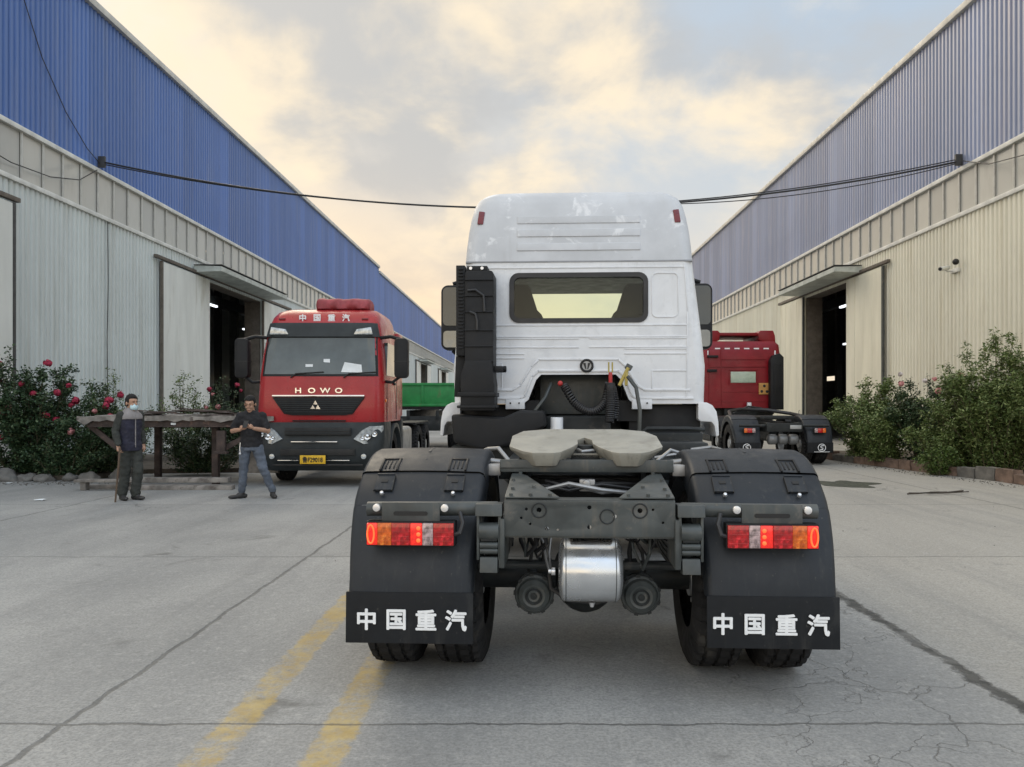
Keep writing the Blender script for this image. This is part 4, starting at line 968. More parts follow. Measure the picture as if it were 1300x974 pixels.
# ------------------------------------------------------------------ red tractor facing the camera
RT = thing("tractor_truck", "bright red cab tractor truck facing the camera with rolled tarpaulin on its roof", "truck", (-3.95, 14.5, 0), 0)
def rz_plan(z, yf, yb, hw, r):
    return plan(z, yf, yb, hw, r)
rp = [(1.22, .03, 2.2, 1.20, .20), (1.45, .0, 2.2, 1.205, .20), (1.75, .03, 2.2, 1.20, .20), (2.08, .06, 2.2, 1.19, .20), (2.5, .13, 2.2, 1.155, .20), (2.86, .21, 2.2, 1.11, .22), (3.1, .26, 2.2, 1.07, .24), (3.25, .36, 2.2, 1.04, .26), (3.36, .50, 2.15, .99, .28), (3.43, .72, 2.05, .90, .28), (3.45, 1.0, 1.9, .7, .28)]
cbx = MB(); cbx.ring_loft([rz_plan(*q) for q in rp]); RC = cbx.build("cab", M_RED, RT, ang=40)
def fy(z):
    for a, b in zip(rp[:-1], rp[1:]):
        if a[0] <= z <= b[0]: return a[1] + (b[1] - a[1]) * (z - a[0]) / (b[0] - a[0])
    return rp[-1][1]
def fh(z):
    for a, b in zip(rp[:-1], rp[1:]):
        if a[0] <= z <= b[0]: return (a[3] + (b[3] - a[3]) * (z - a[0]) / (b[0] - a[0])), (a[4] + (b[4] - a[4]) * (z - a[0]) / (b[0] - a[0]))
    return rp[-1][3], rp[-1][4]
def face_patch(z0, z1, h0, h1, off, name, mat, th=.02, nz=6, nx=24, parent=None, wrap=False):
    """patch hugging the cab front, following the rounded corners"""
    mb = MB(); rows = []
    for i in range(nz + 1):
        z = z0 + (z1 - z0) * i / nz; hw = h0 + (h1 - h0) * i / nz; row = []
        H, r = fh(z)
        for j in range(nx + 1):
            u = -1 + 2 * j / nx; xx = u * hw; ax_ = abs(xx); yy = fy(z)
            if ax_ > H - r:
                dx = min(ax_ - (H - r), r); yy += r - math.sqrt(max(0, r * r - dx * dx))
            row.append((xx, yy - off, z))
        rows.append(row)
    f = [[mb.bm.verts.new(q) for q in r_] for r_ in rows]
    b = [[mb.bm.verts.new((q[0], q[1] + th, q[2])) for q in r_] for r_ in rows]
    for i in range(nz):
        for j in range(nx):
            mb.bm.faces.new((f[i][j], f[i][j + 1], f[i + 1][j + 1], f[i + 1][j])); mb.bm.faces.new((b[i][j], b[i + 1][j], b[i + 1][j + 1], b[i][j + 1]))
    for i in range(nz):
        for j in (0, nx): mb.bm.faces.new((f[i][j], f[i + 1][j], b[i + 1][j], b[i][j]))
    for j in range(nx):
        for i in (0, nz): mb.bm.faces.new((f[i][j], f[i][j + 1], b[i][j + 1], b[i][j]))
    return mb.build(name, mat, parent, ang=40)
face_patch(2.09, 2.87, 1.10, 1.05, .006, "windscreen_seal", M_PLAST, parent=RC)
WS = face_patch(2.13, 2.83, 1.055, 1.005, .012, "windscreen", M_WSCR, parent=RC)
VS = face_patch(2.85, 3.12, 1.09, 1.03, .055, "sun_visor", M_BUMP, th=.06, parent=RC)
for s in (-1, 1):
    m = MB(); m.prism([(s * .98, 2.89), (s * .62, 2.89), (s * .68, 2.99), (s * .95, 3.03)], 'y', .130, .20); m.build("visor_lamp", M_HEAD, RC, bev=.006)
    MB().b2(s * .80 - .06, s * .80 + .06, fy(3.2) - .03, fy(3.2) + .05, 3.19, 3.22).build("marker_light", M_DKRED, RC, bev=.006)
MB().text("000001", .085, (-.52, .150, 3.00), depth=.006).build("visor_lettering", M_LETTER, RC) if False else None
tx = MB()
for i, chh in enumerate("中国重汽"):
    z = 3.225; tx.text(chh, .150, (-.40 + .278 * i, fy(z) - .035, z), bold=.004, depth=.012)
tx.build("roof_lettering", M_LETTER, RC)
tx = MB()
for i, chh in enumerate("HOWO"): tx.text(chh, .135, (-.40 + .255 * i, fy(1.82) - .012, 1.82), bold=.004, depth=.02, sx=1.35)
tx.build("nose_lettering", M_CHROME, RC)
MB().b2(-.88, .86, -.035, .03, 1.70, 1.735).build("chrome_strip", M_CHROME, RC, bev=.008)
gr = MB(); gr.prism([(-.88, 1.69), (.86, 1.69), (.64, 1.38), (.5, 1.35), (-.5, 1.35), (-.66, 1.38)], 'y', -.02, .03); GR = gr.build("grille", M_PLAST, RC, bev=.01)
for z in (1.655, 1.615, 1.575, 1.535, 1.495, 1.455, 1.415):
    h = .62 + (z - 1.38) / .31 * .18; MB().b2(-h, h, -.03, -.005, z - .006, z + .006).build("grille_bar", M_BUMP, RC, bev=.004)
e = MB()
for q in range(3):
    a = R(90 + 120 * q); c = Vector((-.06 + .055 * math.cos(a), 0, 1.525 + .055 * math.sin(a)))
    e.prism([(c.x + .055 * math.cos(a), c.z + .055 * math.sin(a)), (c.x + .05 * math.cos(a + 2.1), c.z + .05 * math.sin(a + 2.1)), (c.x + .05 * math.cos(a - 2.1), c.z + .05 * math.sin(a - 2.1))], 'y', -.045, -.03)
e.build("grille_emblem", M_CHROME, RC)
MB().b2(-.5, .5, -.005, .03, 1.235, 1.26).build("nose_seam", M_PLAST, RC)
bp = MB(); bp.ring_loft([plan(z, y, 1.0, h, .22) for z, y, h in ((.30, .10, 1.06), (.42, -.02, 1.17), (.62, -.08, 1.20), (.86, -.07, 1.215), (1.05, -.03, 1.215), (1.22, .0, 1.205))])
BP = bp.build("bumper", M_BUMP, RT, ang=40)
MB().b2(-.62, .62, -.10, -.05, .98, 1.12).build("bumper_intake", M_BLACK, BP, bev=.01)
MB().b2(-.70, .70, -.105, -.04, .60, .72).b2(-.85, .85, -.10, -.05, .40, .44).build("bumper_intake", M_BLACK, BP, bev=.01)
for z in (1.02, 1.07): MB().b2(-.60, .60, -.108, -.10, z - .008, z + .008).build("intake_bar", M_BUMP, BP)
MB().b2(-.50, .37, -.115, -.09, .845, .865).b2(-.75, -.36, -.115, -.08, .50, .515).b2(.17, .60, -.115, -.08, .50, .515).build("chrome_strip", M_CHROME, BP, bev=.004)
NP = MB().b2(-.325, .155, -.135, -.12, .445, .605).build("number_plate", M_YPLATE, BP, bev=.006)
MB().text("鲁F29018", .12, (-.085, -.137, .525), bold=.0025, depth=.004, sx=.80).build("plate_lettering", M_BLACK, BP)
for s in (-1, 1):
    m = MB(); m.ring_loft([[(s * x_, y_, z_) for x_, y_, z_ in r_] for r_ in (
        [(.66, -.05, .90), (.86, -.04, .80), (1.10, .04, .84), (1.19, .12, .92), (1.20, .10, 1.16), (.95, -.02, 1.15), (.80, -.05, 1.06)],
        [(.67, -.105, .91), (.86, -.10, .815), (1.09, -.03, .855), (1.165, .06, .93), (1.175, .04, 1.15), (.95, -.085, 1.135), (.81, -.105, 1.05)])])
    HL = m.build("headlight", M_HEAD, RT, bev=.008)
    for xx, zz_, rr_ in ((.93, .96, .07), (1.06, 1.0, .055), (.84, .93, .045)):
        MB().lathe([(0, rr_), (-.012, rr_ * .9), (-.004, rr_ * .5), (-.02, 0)], (s * xx, -.108 + .10 * max(0, xx - .86), zz_), 'y', 20).build("reflector", M_CHROME, HL)
    MB().cyl((s * .86, -.11, .58), (s * .86, -.08, .58), .05, seg=18).build("fog_lamp", M_HEAD, BP, bev=.008)
    # mirrors
    m = MB(); m.prism(rrect(s * 1.52 - .13, s * 1.52 + .13, 2.06, 2.82, .08), 'y', .12, .34); m.build("mirror", M_PLAST, RC, bev=.03)
    MB().b2(s * 1.52 - .132, s * 1.52 + .132, .116, .345, 2.37, 2.385).build("mirror_seam", M_BLACK, RC)
    MB().tube([(s * 1.08, .35, 2.84), (s * 1.3, .28, 2.86), (s * 1.5, .24, 2.80)], .035).build("mirror_arm", M_PLAST, RC)
    MB().tube([(s * 1.15, .35, 2.0), (s * 1.34, .25, 1.98), (s * 1.5, .24, 2.1)], .03).build("mirror_arm", M_PLAST, RC)
    # side: door, glass, steps, arch
    MB().prism([(.42, 2.12), (1.38, 2.12), (1.30, 2.76), (.55, 2.76)], 'x', s * 1.10, s * 1.196).build("door_glass", M_GLASSD, RC)
    MB().b2(s * 1.19, s * 1.225, 1.15, 1.32, 1.95, 2.0).build("door_handle", M_PLAST, RC, bev=.01)
    MB().tube([(s * 1.212, .38, 1.25), (s * 1.212, .38, 2.0)], .006, 6).tube([(s * 1.212, 1.45, 1.25), (s * 1.212, 1.45, 2.6)], .006, 6).build("door_seam", M_BLACK, RC)
    MB().b2(s * 1.20, s * 1.22, .25, .32, 1.60, 1.66).build("side_indicator", M_LAMB, RC, bev=.006)
    ar = MB(); pts = [(1.35 + .66 * math.cos(R(a)), .52 + .66 * math.sin(R(a))) for a in range(0, 181, 12)]; inn = [(1.35 + .58 * math.cos(R(a)), .52 + .58 * math.sin(R(a))) for a in range(180, -1, -12)]
    ar.prism(pts + inn, 'x', s * .85, s * 1.23); ar.build("wheel_arch", M_BUMP, RT, bev=.008)
    MB().b2(s * .9, s * 1.22, 1.98, 2.2, .45, 1.25).build("side_skirt", M_BUMP, RT, bev=.02)
    wheel(RT, s * 1.03, 1.35, s)
    for yy in (4.7, 6.05):
        for xx in (.73, 1.1): wheel(RT, s * xx, yy, s)
    MB().prism(rrect(s * .88 - .3, s * .88 + .3, .45, 1.05, .1), 'y', 2.5, 3.7).build("fuel_tank", M_ALU, RT, ang=40)
    MB().b2(s * .62, s * 1.2, 4.15, 6.6, 1.08, 1.12).build("mudguard", M_PLAST, RT, bev=.01)
    MB().b2(s * .36, s * .44, .6, 6.9, .85, 1.12).build("chassis_rail", M_DKFR, RT, bev=.01)
    # corner deflectors of the cab
    MB().b2(s * 1.0, s * 1.12, 2.2, 2.75, 1.3, 3.1).build("side_fairing", M_RED, RC, bev=.03)
MB().b2(-.95, -.55, 2.25, 2.6, 1.2, 2.9).build("air_intake_stack", M_PLAST, RT, bev=.03)
MB().b2(-.45, .45, 4.9, 5.9, 1.13, 1.30).build("fifth_wheel", M_DKFR, RT, bev=.03)
MB().b2(-.5, .5, .8, 2.3, .6, 1.25).build("engine", M_DKFR, RT, bev=.03)
for q4 in (((.40, 2.17), (.80, 2.16), (.78, 2.31), (.46, 2.36)), ((-.28, 2.27), (-.14, 2.27), (-.14, 2.32), (-.28, 2.32)), ((.06, 2.36), (.18, 2.35), (.18, 2.42), (.06, 2.42))):
    pf = MB(); pf.bm.faces.new([pf.bm.verts.new((a, fy(b) - .017, b)) for a, b in q4]); pf.build("windscreen_paper", M_PAPER, RC)
for xx in (-.55, .45): MB().tube([(xx, fy(2.1) - .03, 2.06), (xx + .1, fy(2.14) - .03, 2.14), (xx + .62, fy(2.16) - .03, 2.17)], .012).build("wiper", M_BLACK, RC)
# tarpaulin roll on the roof
tb = MB(); n = 26; rings = []
for i in range(n + 1):
    u = i / n; xx = -.28 + 1.06 * u; e_ = min(1, .70 + 2.2 * math.sin(PI * u)) * (1 + .05 * math.sin(u * 19)) * (1 - .06 * (abs(u - .5) < .03))
    rings.append([(xx + .015 * mnoise.noise(Vector((u * 9, a, 2))), 1.05 + .34 * e_ * math.cos(a) * (1 + .12 * mnoise.noise(Vector((u * 6, math.cos(a) * 2, math.sin(a) * 2)))),
                   3.53 + max(-.085, .150 * e_ * math.copysign(abs(math.sin(a)) ** .6, math.sin(a)) * (1 + .13 * mnoise.noise(Vector((u * 8, math.cos(a) * 2, 5)))) - .006 * (abs(u - .5) < .03))) for a in [2 * PI * q / 20 for q in range(20)]])
tb.ring_loft(rings); tb.xform(Matrix.Translation((-3.95, 14.5, 0)))
tb.build("tarpaulin_roll", M_TARP, label="rolled red tarpaulin lying on the roof of the red truck facing the camera", cat="tarpaulin", ang=60)

# ------------------------------------------------------------------ red tractor seen from behind, on the right
RR = thing("tractor_truck", "dark red cab tractor truck seen from behind parked beside the cream warehouse door", "truck", (6.55, 20.45, 0), 0)
for s in (-1, 1):
    rear_end(RR, s, 0, 'emblem')
    for xx in (.73, 1.115): wheel(RR, s * xx, 1.35, s)
    wheel(RR, s * 1.03, 5.2, s)
    MB().b2(s * .36, s * .44, -.77, 6, .85, 1.10).build("chassis_rail", M_DKFR, RR, bev=.01)
    ar = MB(); pts = [(1.35 + .72 * math.cos(R(a)), .52 + .72 * math.sin(R(a))) for a in range(20, 161, 10)]; inn = [(1.35 + .70 * math.cos(R(a)), .52 + .70 * math.sin(R(a))) for a in range(160, 19, -10)]
    ar.prism(pts + inn, 'x', s * .6, s * 1.25); ar.build("mudguard", M_PLAST, RR)
    MB().prism(rrect(s * .88 - .3, s * .88 + .3, .45, 1.05, .1), 'y', 2.3, 3.4).build("fuel_tank", M_DKFR, RR, ang=40)
MB().b2(-.46, .46, -.80, -.70, .86, 1.08).build("rear_crossmember", M_DKFR, RR, bev=.01)
for i in (-1, 0, 1):
    MB().lathe([(-.13, 0), (-.11, .11), (-.08, .135), (.08, .135), (.11, .11), (.13, 0)], (.0 + i * .27, -.62, .66), 'x', 24).build("air_tank", M_TANKD, RR, ang=50)
MB().b2(.13, .42, -.82, -.805, .93, 1.03).build("small_plate", M_RIM, RR, bev=.005)
MB().prism([(-.45, -.2), (.45, -.2), (.45, .5), (-.45, .5)], 'z', 1.16, 1.26).build("fifth_wheel", M_DKFR, RR, bev=.03)
MB().b2(-.5, .5, 3.3, 3.6, 1.1, 1.6).b2(-1.1, 1.1, 3.6, 5.8, 1.0, 1.45).build("engine", M_DKFR, RR, bev=.03)
MB().tube([(-1.0, .6, 1.22), (-.9, 1.2, 1.36), (-.5, 1.6, 1.42), (.3, 1.7, 1.4), (.9, 1.4, 1.3), (1.0, .8, 1.24)], .05).build("air_line", M_HOSE, RR)
MB().tube([(-.6, 1.9, 1.3), (-.2, 1.8, 1.5), (.2, 1.9, 1.45), (.6, 2.0, 1.3)], .03).build("air_line", M_HOSE, RR)
MB().cyl((.18, 3.0, 1.35), (.18, 3.0, 1.62), .07, seg=16).build("reservoir", M_WHITE, RR, bev=.01)
rc = MB(); rings_ = [plan(z, yb, 5.6, h, .12) for z, yb, h in ((1.45, 3.22, 1.25), (2.2, 3.22, 1.255), (3.0, 3.24, 1.24), (3.40, 3.28, 1.20), (3.52, 3.40, 1.12))]
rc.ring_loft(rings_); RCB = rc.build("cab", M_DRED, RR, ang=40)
rb = MB()
def rl(pts, w=.02): ribline(rb, pts, w, y=3.225, out=.016)
rl([(-.62, 1.55), (-.62, 3.3)]); rl([(-.6, 2.95), (.75, 2.95)]); rl([(-.95, 2.72), (.75, 2.72)]); rl([(-.55, 1.95), (.55, 1.95)]); rl([(-.95, 1.65), (1.0, 1.65)])
rl([(-.38, 2.18), (.5, 2.18), (.5, 2.62), (-.38, 2.62), (-.38, 2.18)], .03); rl([(-1.0, 1.6), (-1.0, 3.3)])
rb.build("pressed_rib", M_DRED, RCB, bev=.005)
MB().b2(-.33, .44, 3.200, 3.222, 2.23, 2.57).build("rear_window", M_GLASSB, RCB, bev=.02)
SG = MB().b2(.53, .87, 3.185, 3.20, 1.87, 2.22).build("warning_sign", M_STICK, RCB, bev=.005)
MB().sph((.70, 3.183, 2.13), (.045, .006, .045), 10).sph((.62, 3.183, 1.96), (.045, .006, .045), 10).sph((.78, 3.183, 1.96), (.045, .006, .045), 10).build("sign_symbol", M_BLACK, RCB)
for i in range(6): MB().b2(-.80 + i * .30, -.64 + i * .30, 3.262, 3.277, 3.265, 3.305).build("reflective_strip", M_LETTER, RCB)
for xx in (-1.02, 1.04): MB().b2(xx - .02, xx + .02, 3.222, 3.24, 3.08, 3.22).build("reflective_strip", M_LETTER, RCB)
MB().b2(-1.05, -.72, 3.16, 3.23, 3.0, 3.07).b2(-1.05, -.76, 3.16, 3.23, 2.56, 2.64).build("cab_hinge", M_PLAST, RCB, bev=.01)
dfl = MB()
for s in (-1, 1): dfl.prism([(s * 1.14, 3.40), (s * .62, 3.55), (s * .58, 3.78), (s * .66, 3.86), (s * 1.06, 3.86), (s * 1.12, 3.70)], 'y', 3.45, 5.2)
dfl.b2(-.65, .65, 3.5, 5.1, 3.70, 3.80); dfl.build("roof_deflector", M_DRED, RCB, bev=.03)
ss = MB(); ss.prism([(.82, 1.40), (1.22, 1.40), (1.22, 3.0), (1.10, 3.12), (.90, 3.05), (.82, 2.9)], 'y', 2.95, 3.19)
for xx in (.92, 1.02, 1.12): ss.b2(xx - .012, xx + .012, 2.935, 2.96, 1.9, 2.8)
ss.build("air_intake_stack", M_PLAST, RR, bev=.02)
for s in (-1, 1): MB().prism(rrect(s * 1.55 - .12, s * 1.55 + .12, 2.1, 2.8, .06), 'y', 5.3, 5.5).build("mirror", M_PLAST, RCB, bev=.02)

# ------------------------------------------------------------------ green trailer behind the red truck
GT = thing("flatbed_trailer", "green sided flatbed trailer standing behind the bright red truck", "trailer", (-3.25, 23.6, 0), 0)
for s in (-1, 1):
    for q in range(4):
        MB().b2(s * 1.17, s * 1.23, .05 + q * 1.9, 1.92 + q * 1.9, 1.52, 2.20).build("side_panel", M_GREEN, GT, bev=.01)
        MB().b2(s * 1.23, s * 1.26, .9 + q * 1.9, 1.0 + q * 1.9, 1.45, 2.24).build("stake", M_GREEN, GT, bev=.008)
    for yy in (2.2, 3.5, 4.8):
        for xx in (.72, 1.08): wheel(GT, s * xx, yy, s)
    MB().b2(s * .4, s * .5, 0, 7.6, 1.08, 1.38).build("chassis_rail", M_DKFR, GT, bev=.01)
MB().b2(-1.23, 1.23, -.03, .03, 1.52, 2.20).build("end_panel", M_GREEN, GT, bev=.01)
MB().b2(-1.24, 1.24, -.07, -.03, 2.14, 2.22).b2(-1.24, 1.24, -.07, -.03, 1.50, 1.58).b2(-.04, .04, -.07, -.03, 1.58, 2.14).build("panel_frame", M_GREEN, GT, bev=.008)
MB().b2(-1.22, 1.22, 0, 7.6, 1.40, 1.52).build("deck", M_DKFR, GT, bev=.01)
MB().b2(-1.1, 1.1, .02, .1, .75, 1.2).build("rear_bar", M_DKFR, GT, bev=.01)

# ------------------------------------------------------------------ rusty platform, timbers
PF = thing("steel_platform", "long rusty steel platform with ragged weathered deck behind the masked man", "platform", (-6.7, 14.8, 0), world=True)
dk = MB(); random.seed(5)
xs = [-8.45 + .26 * i for i in range(14)]
for i, xx in enumerate(xs):
    z = 1.30 + random.uniform(-.03, .04); dk.box((xx + .12, 15.6 + random.uniform(-.04, .04), z), (.25, 2.1 + random.uniform(-.1, .12), .035), Matrix.Rotation(R(random.uniform(-5, 5)), 3, 'Y') @ Matrix.Rotation(R(random.uniform(-2, 2)), 3, 'X'))
dk.build("deck_board", M_DECK, PF, bev=.004, smooth=False)
sh = MB(); random.seed(8)
pts = []; n = 26
for i in range(n + 1):
    xx = -8.5 + 3.7 * i / n; pts.append((xx, 1.30 - .11 * max(0, mnoise.noise(Vector((i * .45, 1, 0)))) - random.uniform(0, .05)))
sh.prism([(-8.5, 1.325)] + [(xx, 1.335 + .03 * mnoise.noise(Vector((xx * 2, 0, 0)))) for xx, z in pts] + [(xx, z - .03) for xx, z in reversed(pts)], 'y', 14.46, 14.50)
sh.build("torn_sheet", M_DECK, PF, smooth=False)
MB().b2(-8.3, -4.9, 14.52, 14.60, 1.14, 1.27).b2(-8.3, -4.9, 14.50, 14.64, 1.13, 1.15).build("edge_beam", M_RUST, PF, bev=.006)
MB().b2(-8.3, -4.9, 16.5, 16.6, 1.06, 1.27).build("edge_beam", M_RUST, PF, bev=.006)
for xx in (-7.6, -6.8, -5.3): MB().b2(xx - .04, xx + .04, 14.62, 16.5, 1.12, 1.27).build("cross_beam", M_RUST, PF)
for xx in (-7.9, -6.08):
    for yy in (14.95, 16.4): MB().b2(xx - .06, xx + .06, yy - .06, yy + .06, 0, 1.13).build("leg", M_RUST, PF, bev=.008)
for a, b in (((-5.78, .72), (-5.0, 1.16)), ((-7.85, .75), (-8.35, 1.16))):
    m = MB(); ribline(m, [a, b], .10, 14.66, .05); m.build("brace", M_RUST, PF, bev=.005)
MB().b2(-5.90, -5.74, 14.52, 14.62, .66, 1.06).b2(-5.95, -5.70, 14.5, 14.64, .62, .67).build("post", M_RUST, PF, bev=.006)
MB().b2(-5.7, -4.95, 15.2, 15.3, .2, .75).build("rear_board", M_DECK, PF, bev=.01)
MB().b2(-6.75, -6.66, 14.505, 14.518, 1.17, 1.21).build("tag_plate", M_PAPER, PF)
TP = thing("timber_pile", "low pile of weathered timbers lying on the ground under the rusty platform", "timber", (-6.9, 14.2, 0), world=True)
for (x0, x1, y, z, h) in ((-8.2, -7.15, 13.95, .15, .05), (-8.25, -5.5, 14.25, .0, .07), (-7.3, -5.4, 14.05, .0, .08), (-7.6, -5.6, 14.4, .10, .09)):
    MB().box(((x0 + x1) / 2, y, z + h / 2), (x1 - x0, .18, h), Matrix.Rotation(R(random.uniform(-3, 3)), 3, 'Z')).build("beam", M_DECK, TP, bev=.008)
MB().b2(-8.1, -8.0, 13.88, 14.02, 0, .15).b2(-7.35, -7.25, 13.88, 14.02, 0, .15).build("block", M_DECK, TP, bev=.01)
rp_ = MB(); random.seed(3)
for i in range(9):
    rp_.box((-7.6 + random.uniform(-.5, 1.5), 15.9 + random.uniform(-.4, .4), 1.345 + .03 + .008 * i), (random.uniform(.5, 1.1), random.uniform(.2, .5), .02), Matrix.Rotation(random.uniform(-.6, .6), 3, 'Z') @ Matrix.Rotation(R(random.uniform(-6, 6)), 3, 'Y'))
rp_.build("scrap_sheets", M_RUST, label="flat rusty scrap sheets heaped on top of the platform deck", cat="scrap metal", smooth=False)

# ------------------------------------------------------------------ planting
def shrub(name, label, cat, base, rad, h, nleaf, lsize, mat, flowers=(), seed=1, nst=26, group=None, tilt=.9, droop=.12, spire=False):
    rnd = random.Random(seed); bx, by, bz = base
    t = thing(name, label, cat, base, group=group or ('rose bushes along the warehouse walls' if cat == 'rose bush' else 'shrubs along the warehouse walls' if cat == 'shrub' else None))
    V, F = [], []; stems = []
    for i in range(nst):
        a = rnd.uniform(0, 2 * PI); q = rnd.random() ** .6; L = h * rnd.uniform(.62, 1.05) * (1 - .32 * q * q)
        tipx, tipy = math.cos(a) * rad[0] * q, math.sin(a) * rad[1] * q
        b0 = (math.cos(a) * rad[0] * q * .35, math.sin(a) * rad[1] * q * .35)
        pts = []
        for j in range(8):
            u = j / 7; w = u ** 1.3
            pts.append(Vector((b0[0] + (tipx - b0[0]) * w + rnd.uniform(-.04, .04), b0[1] + (tipy - b0[1]) * w + rnd.uniform(-.04, .04), L * (u - droop * q * u * u))))
        stems.append(pts)
    sm = MB()
    for pts in stems: sm.tube(pts, .01, 4, rad=[.014 - .0014 * j for j in range(8)])
    sm.build("stem", M_STEM, t, ang=80)
    twigs = []
    for pts in stems:
        for _ in range(11):
            j = rnd.randrange(0, 7); f = rnd.random(); p0 = pts[j].lerp(pts[j + 1], f)
            dr = Vector((rnd.gauss(0, 1), rnd.gauss(0, 1), rnd.gauss(.45, .7))).normalized() * rnd.uniform(.12, .36) * (h / 2) ** .5
            if spire: dr = Vector((rnd.gauss(0, .5), rnd.gauss(0, .5), rnd.uniform(.5, 1.3))).normalized() * rnd.uniform(.2, .5)
            twigs.append((p0, p0 + dr, rnd.uniform(.5, 1.5)))
        twigs.append((pts[-2], pts[-1], 1.0))
    tw = sum(q[2] for q in twigs); 
    for p0, p1, wgt in twigs:
        for _ in range(max(3, int(nleaf * wgt / tw))):
            c = p0.lerp(p1, rnd.random() ** .8) + Vector((rnd.gauss(0, .045), rnd.gauss(0, .045), rnd.gauss(0, .04)))
            if c.z < .03: c.z = .03 + rnd.random() * .1
            d1 = Vector((rnd.gauss(0, 1), rnd.gauss(0, 1), rnd.gauss(.15, .6))).normalized(); n_ = Vector((rnd.gauss(0, .7), rnd.gauss(0, .7), 1)).normalized()
            sd = d1.cross(n_); 
            if sd.length < .1: continue
            sd.normalize(); n_ = sd.cross(d1); l = lsize * rnd.uniform(.6, 1.25) * (1.25 if spire else 1); wd = l * (.17 if spire else .30)
            k0 = len(V)
            V += [c, c + d1 * l * .45 + sd * wd - n_ * wd * .25, c + d1 * l - n_ * l * .12, c + d1 * l * .45 - sd * wd - n_ * wd * .25]
            F += [(k0, k0 + 1, k0 + 2), (k0, k0 + 2, k0 + 3)]
    me = bpy.data.meshes.new("foliage"); me.from_pydata([tuple(q) for q in V], [], F); me.materials.append(mat); me.update()
    link("foliage", me, t, abs_loc=(0, 0, 0))
    # flowers
    for fx, fy_, fz_, fr, fm in flowers:
        m = MB(); cf = Vector((fx, fy_, fz_))
        for q in range(34):
            d1 = Vector((rnd.gauss(0, 1), rnd.gauss(0, 1), rnd.gauss(.25, .9))).normalized(); rr_ = fr * rnd.choice((.45, .7, .95))
            s1 = d1.cross(Vector((rnd.gauss(0, 1), rnd.gauss(0, 1), rnd.gauss(0, 1)))).normalized(); t1 = d1.cross(s1); c = cf + d1 * rr_; w_ = fr * .5
            pr = [c + (s1 * math.cos(a_) + t1 * math.sin(a_)) * w_ * (1 + .25 * math.cos(2 * a_)) - d1 * w_ * (.18 if q_ % 2 else .34) for q_, a_ in enumerate([2 * PI * i_ / 7 for i_ in range(7)])]
            cv = m.bm.verts.new(c); vs_ = [m.bm.verts.new(p_) for p_ in pr]
            for i_ in range(7): m.bm.faces.new((cv, vs_[i_], vs_[(i_ + 1) % 7]))
        m.build("flower", fm, t, ang=60)
    return t
def fl(n, rad, z0, z1, r, mats, seed, front=True):
    rnd = random.Random(seed); o = []
    for _ in range(n):
        a = rnd.uniform(PI * 1.05, PI * 1.95) if front else rnd.uniform(0, 2 * PI); q = rnd.uniform(.55, 1.0)
        z = rnd.uniform(z0, z1); o.append((math.cos(a) * rad[0] * q, math.sin(a) * rad[1] * q * (1.0 if z < (z0 + z1) / 2 else .5), z, r * rnd.uniform(.7, 1.2), rnd.choice(mats)))
    return o
BZ = .12
for nm, cx, cy, hx, hy in (("planting_bed", -10.9, 18.0, 2.6, 2.4), ("planting_bed", -9.0, 20.2, 4.0, 2.0)):
    pass
MB().prism([(-12.4, 15.75), (-9.1, 15.75), (-8.6, 17.3), (-6.6, 17.6), (-6.6, 22.5), (-12.4, 22.5)], 'z', 0.0, .10).build("soil", M_SOIL, kind='structure', smooth=False)
MB().prism([(9.65, 14.0), (10.1, 14.0), (12.4, 14.0), (12.4, 24.0), (8.2, 24.0), (8.95, 20.2), (9.35, 17.4)], 'z', 0.0, .12).build("soil", M_SOIL, kind='structure', smooth=False)
RD, PK, WH = M_FLRED, M_FLPNK, M_FLWHT
shrub("rose_bush", "tall dark rose bush full of crimson blooms at the left edge by the mint wall", "rose bush", (-10.75, 16.6, .1), (1.3, 1.0), 2.6, 32000, .070, M_LEAFD, fl(28, (1.2, .95), .7, 2.4, .085, [RD, RD, RD, PK], 4), 1, 46)
shrub("rose_bush", "lower dark rose bush with few red blooms between the tall rose bush and masked man", "rose bush", (-9.35, 16.5, .1), (1.05, .8), 1.9, 19000, .062, M_LEAFD, fl(11, (.95, .8), .7, 1.75, .08, [RD, RD, PK], 6), 2, 36)
shrub("shrub", "low dense dark green shrub under the crimson rose bush by the bed stones", "shrub", (-9.6, 15.95, .05), (1.1, .45), 1.0, 10000, .055, M_LEAFD, (), 3, 32)
shrub("shrub", "low dark shrub growing beneath the rusty platform", "shrub", (-7.2, 17.0, .05), (1.2, .5), 1.15, 9000, .058, M_LEAFD, (), 31, 30)
shrub("young_tree", "slim yellow green sapling against the mint wall behind the masked man", "sapling", (-10.1, 18.3, .1), (.42, .38), 2.35, 4500, .062, M_LEAFY, (), 5, 16, spire=True)
shrub("shrub", "airy green shrub in front of the open white sliding door", "shrub", (-9.35, 20.9, .1), (.8, .6), 2.25, 7500, .064, M_LEAFM, (), 7, 26)
shrub("rose_bush", "grey green rose bush with a few pink buds before the dark doorway", "rose bush", (-8.0, 20.4, .1), (.95, .6), 2.15, 9000, .060, M_LEAFD, fl(7, (.85, .6), 1.3, 2.0, .065, [PK, RD], 9), 8, 32)
shrub("shrub", "yellowish low shrub between the sapling and white sliding door", "shrub", (-10.4, 20.0, .1), (.8, .6), 1.75, 5000, .062, M_LEAFY, (), 41, 24)
shrub("shrub", "tallest bushy green shrub at the right edge by the cream wall", "shrub", (10.45, 17.0, .12), (1.5, 1.0), 3.0, 46000, .072, M_LEAFM, (), 10, 70, spire=True)
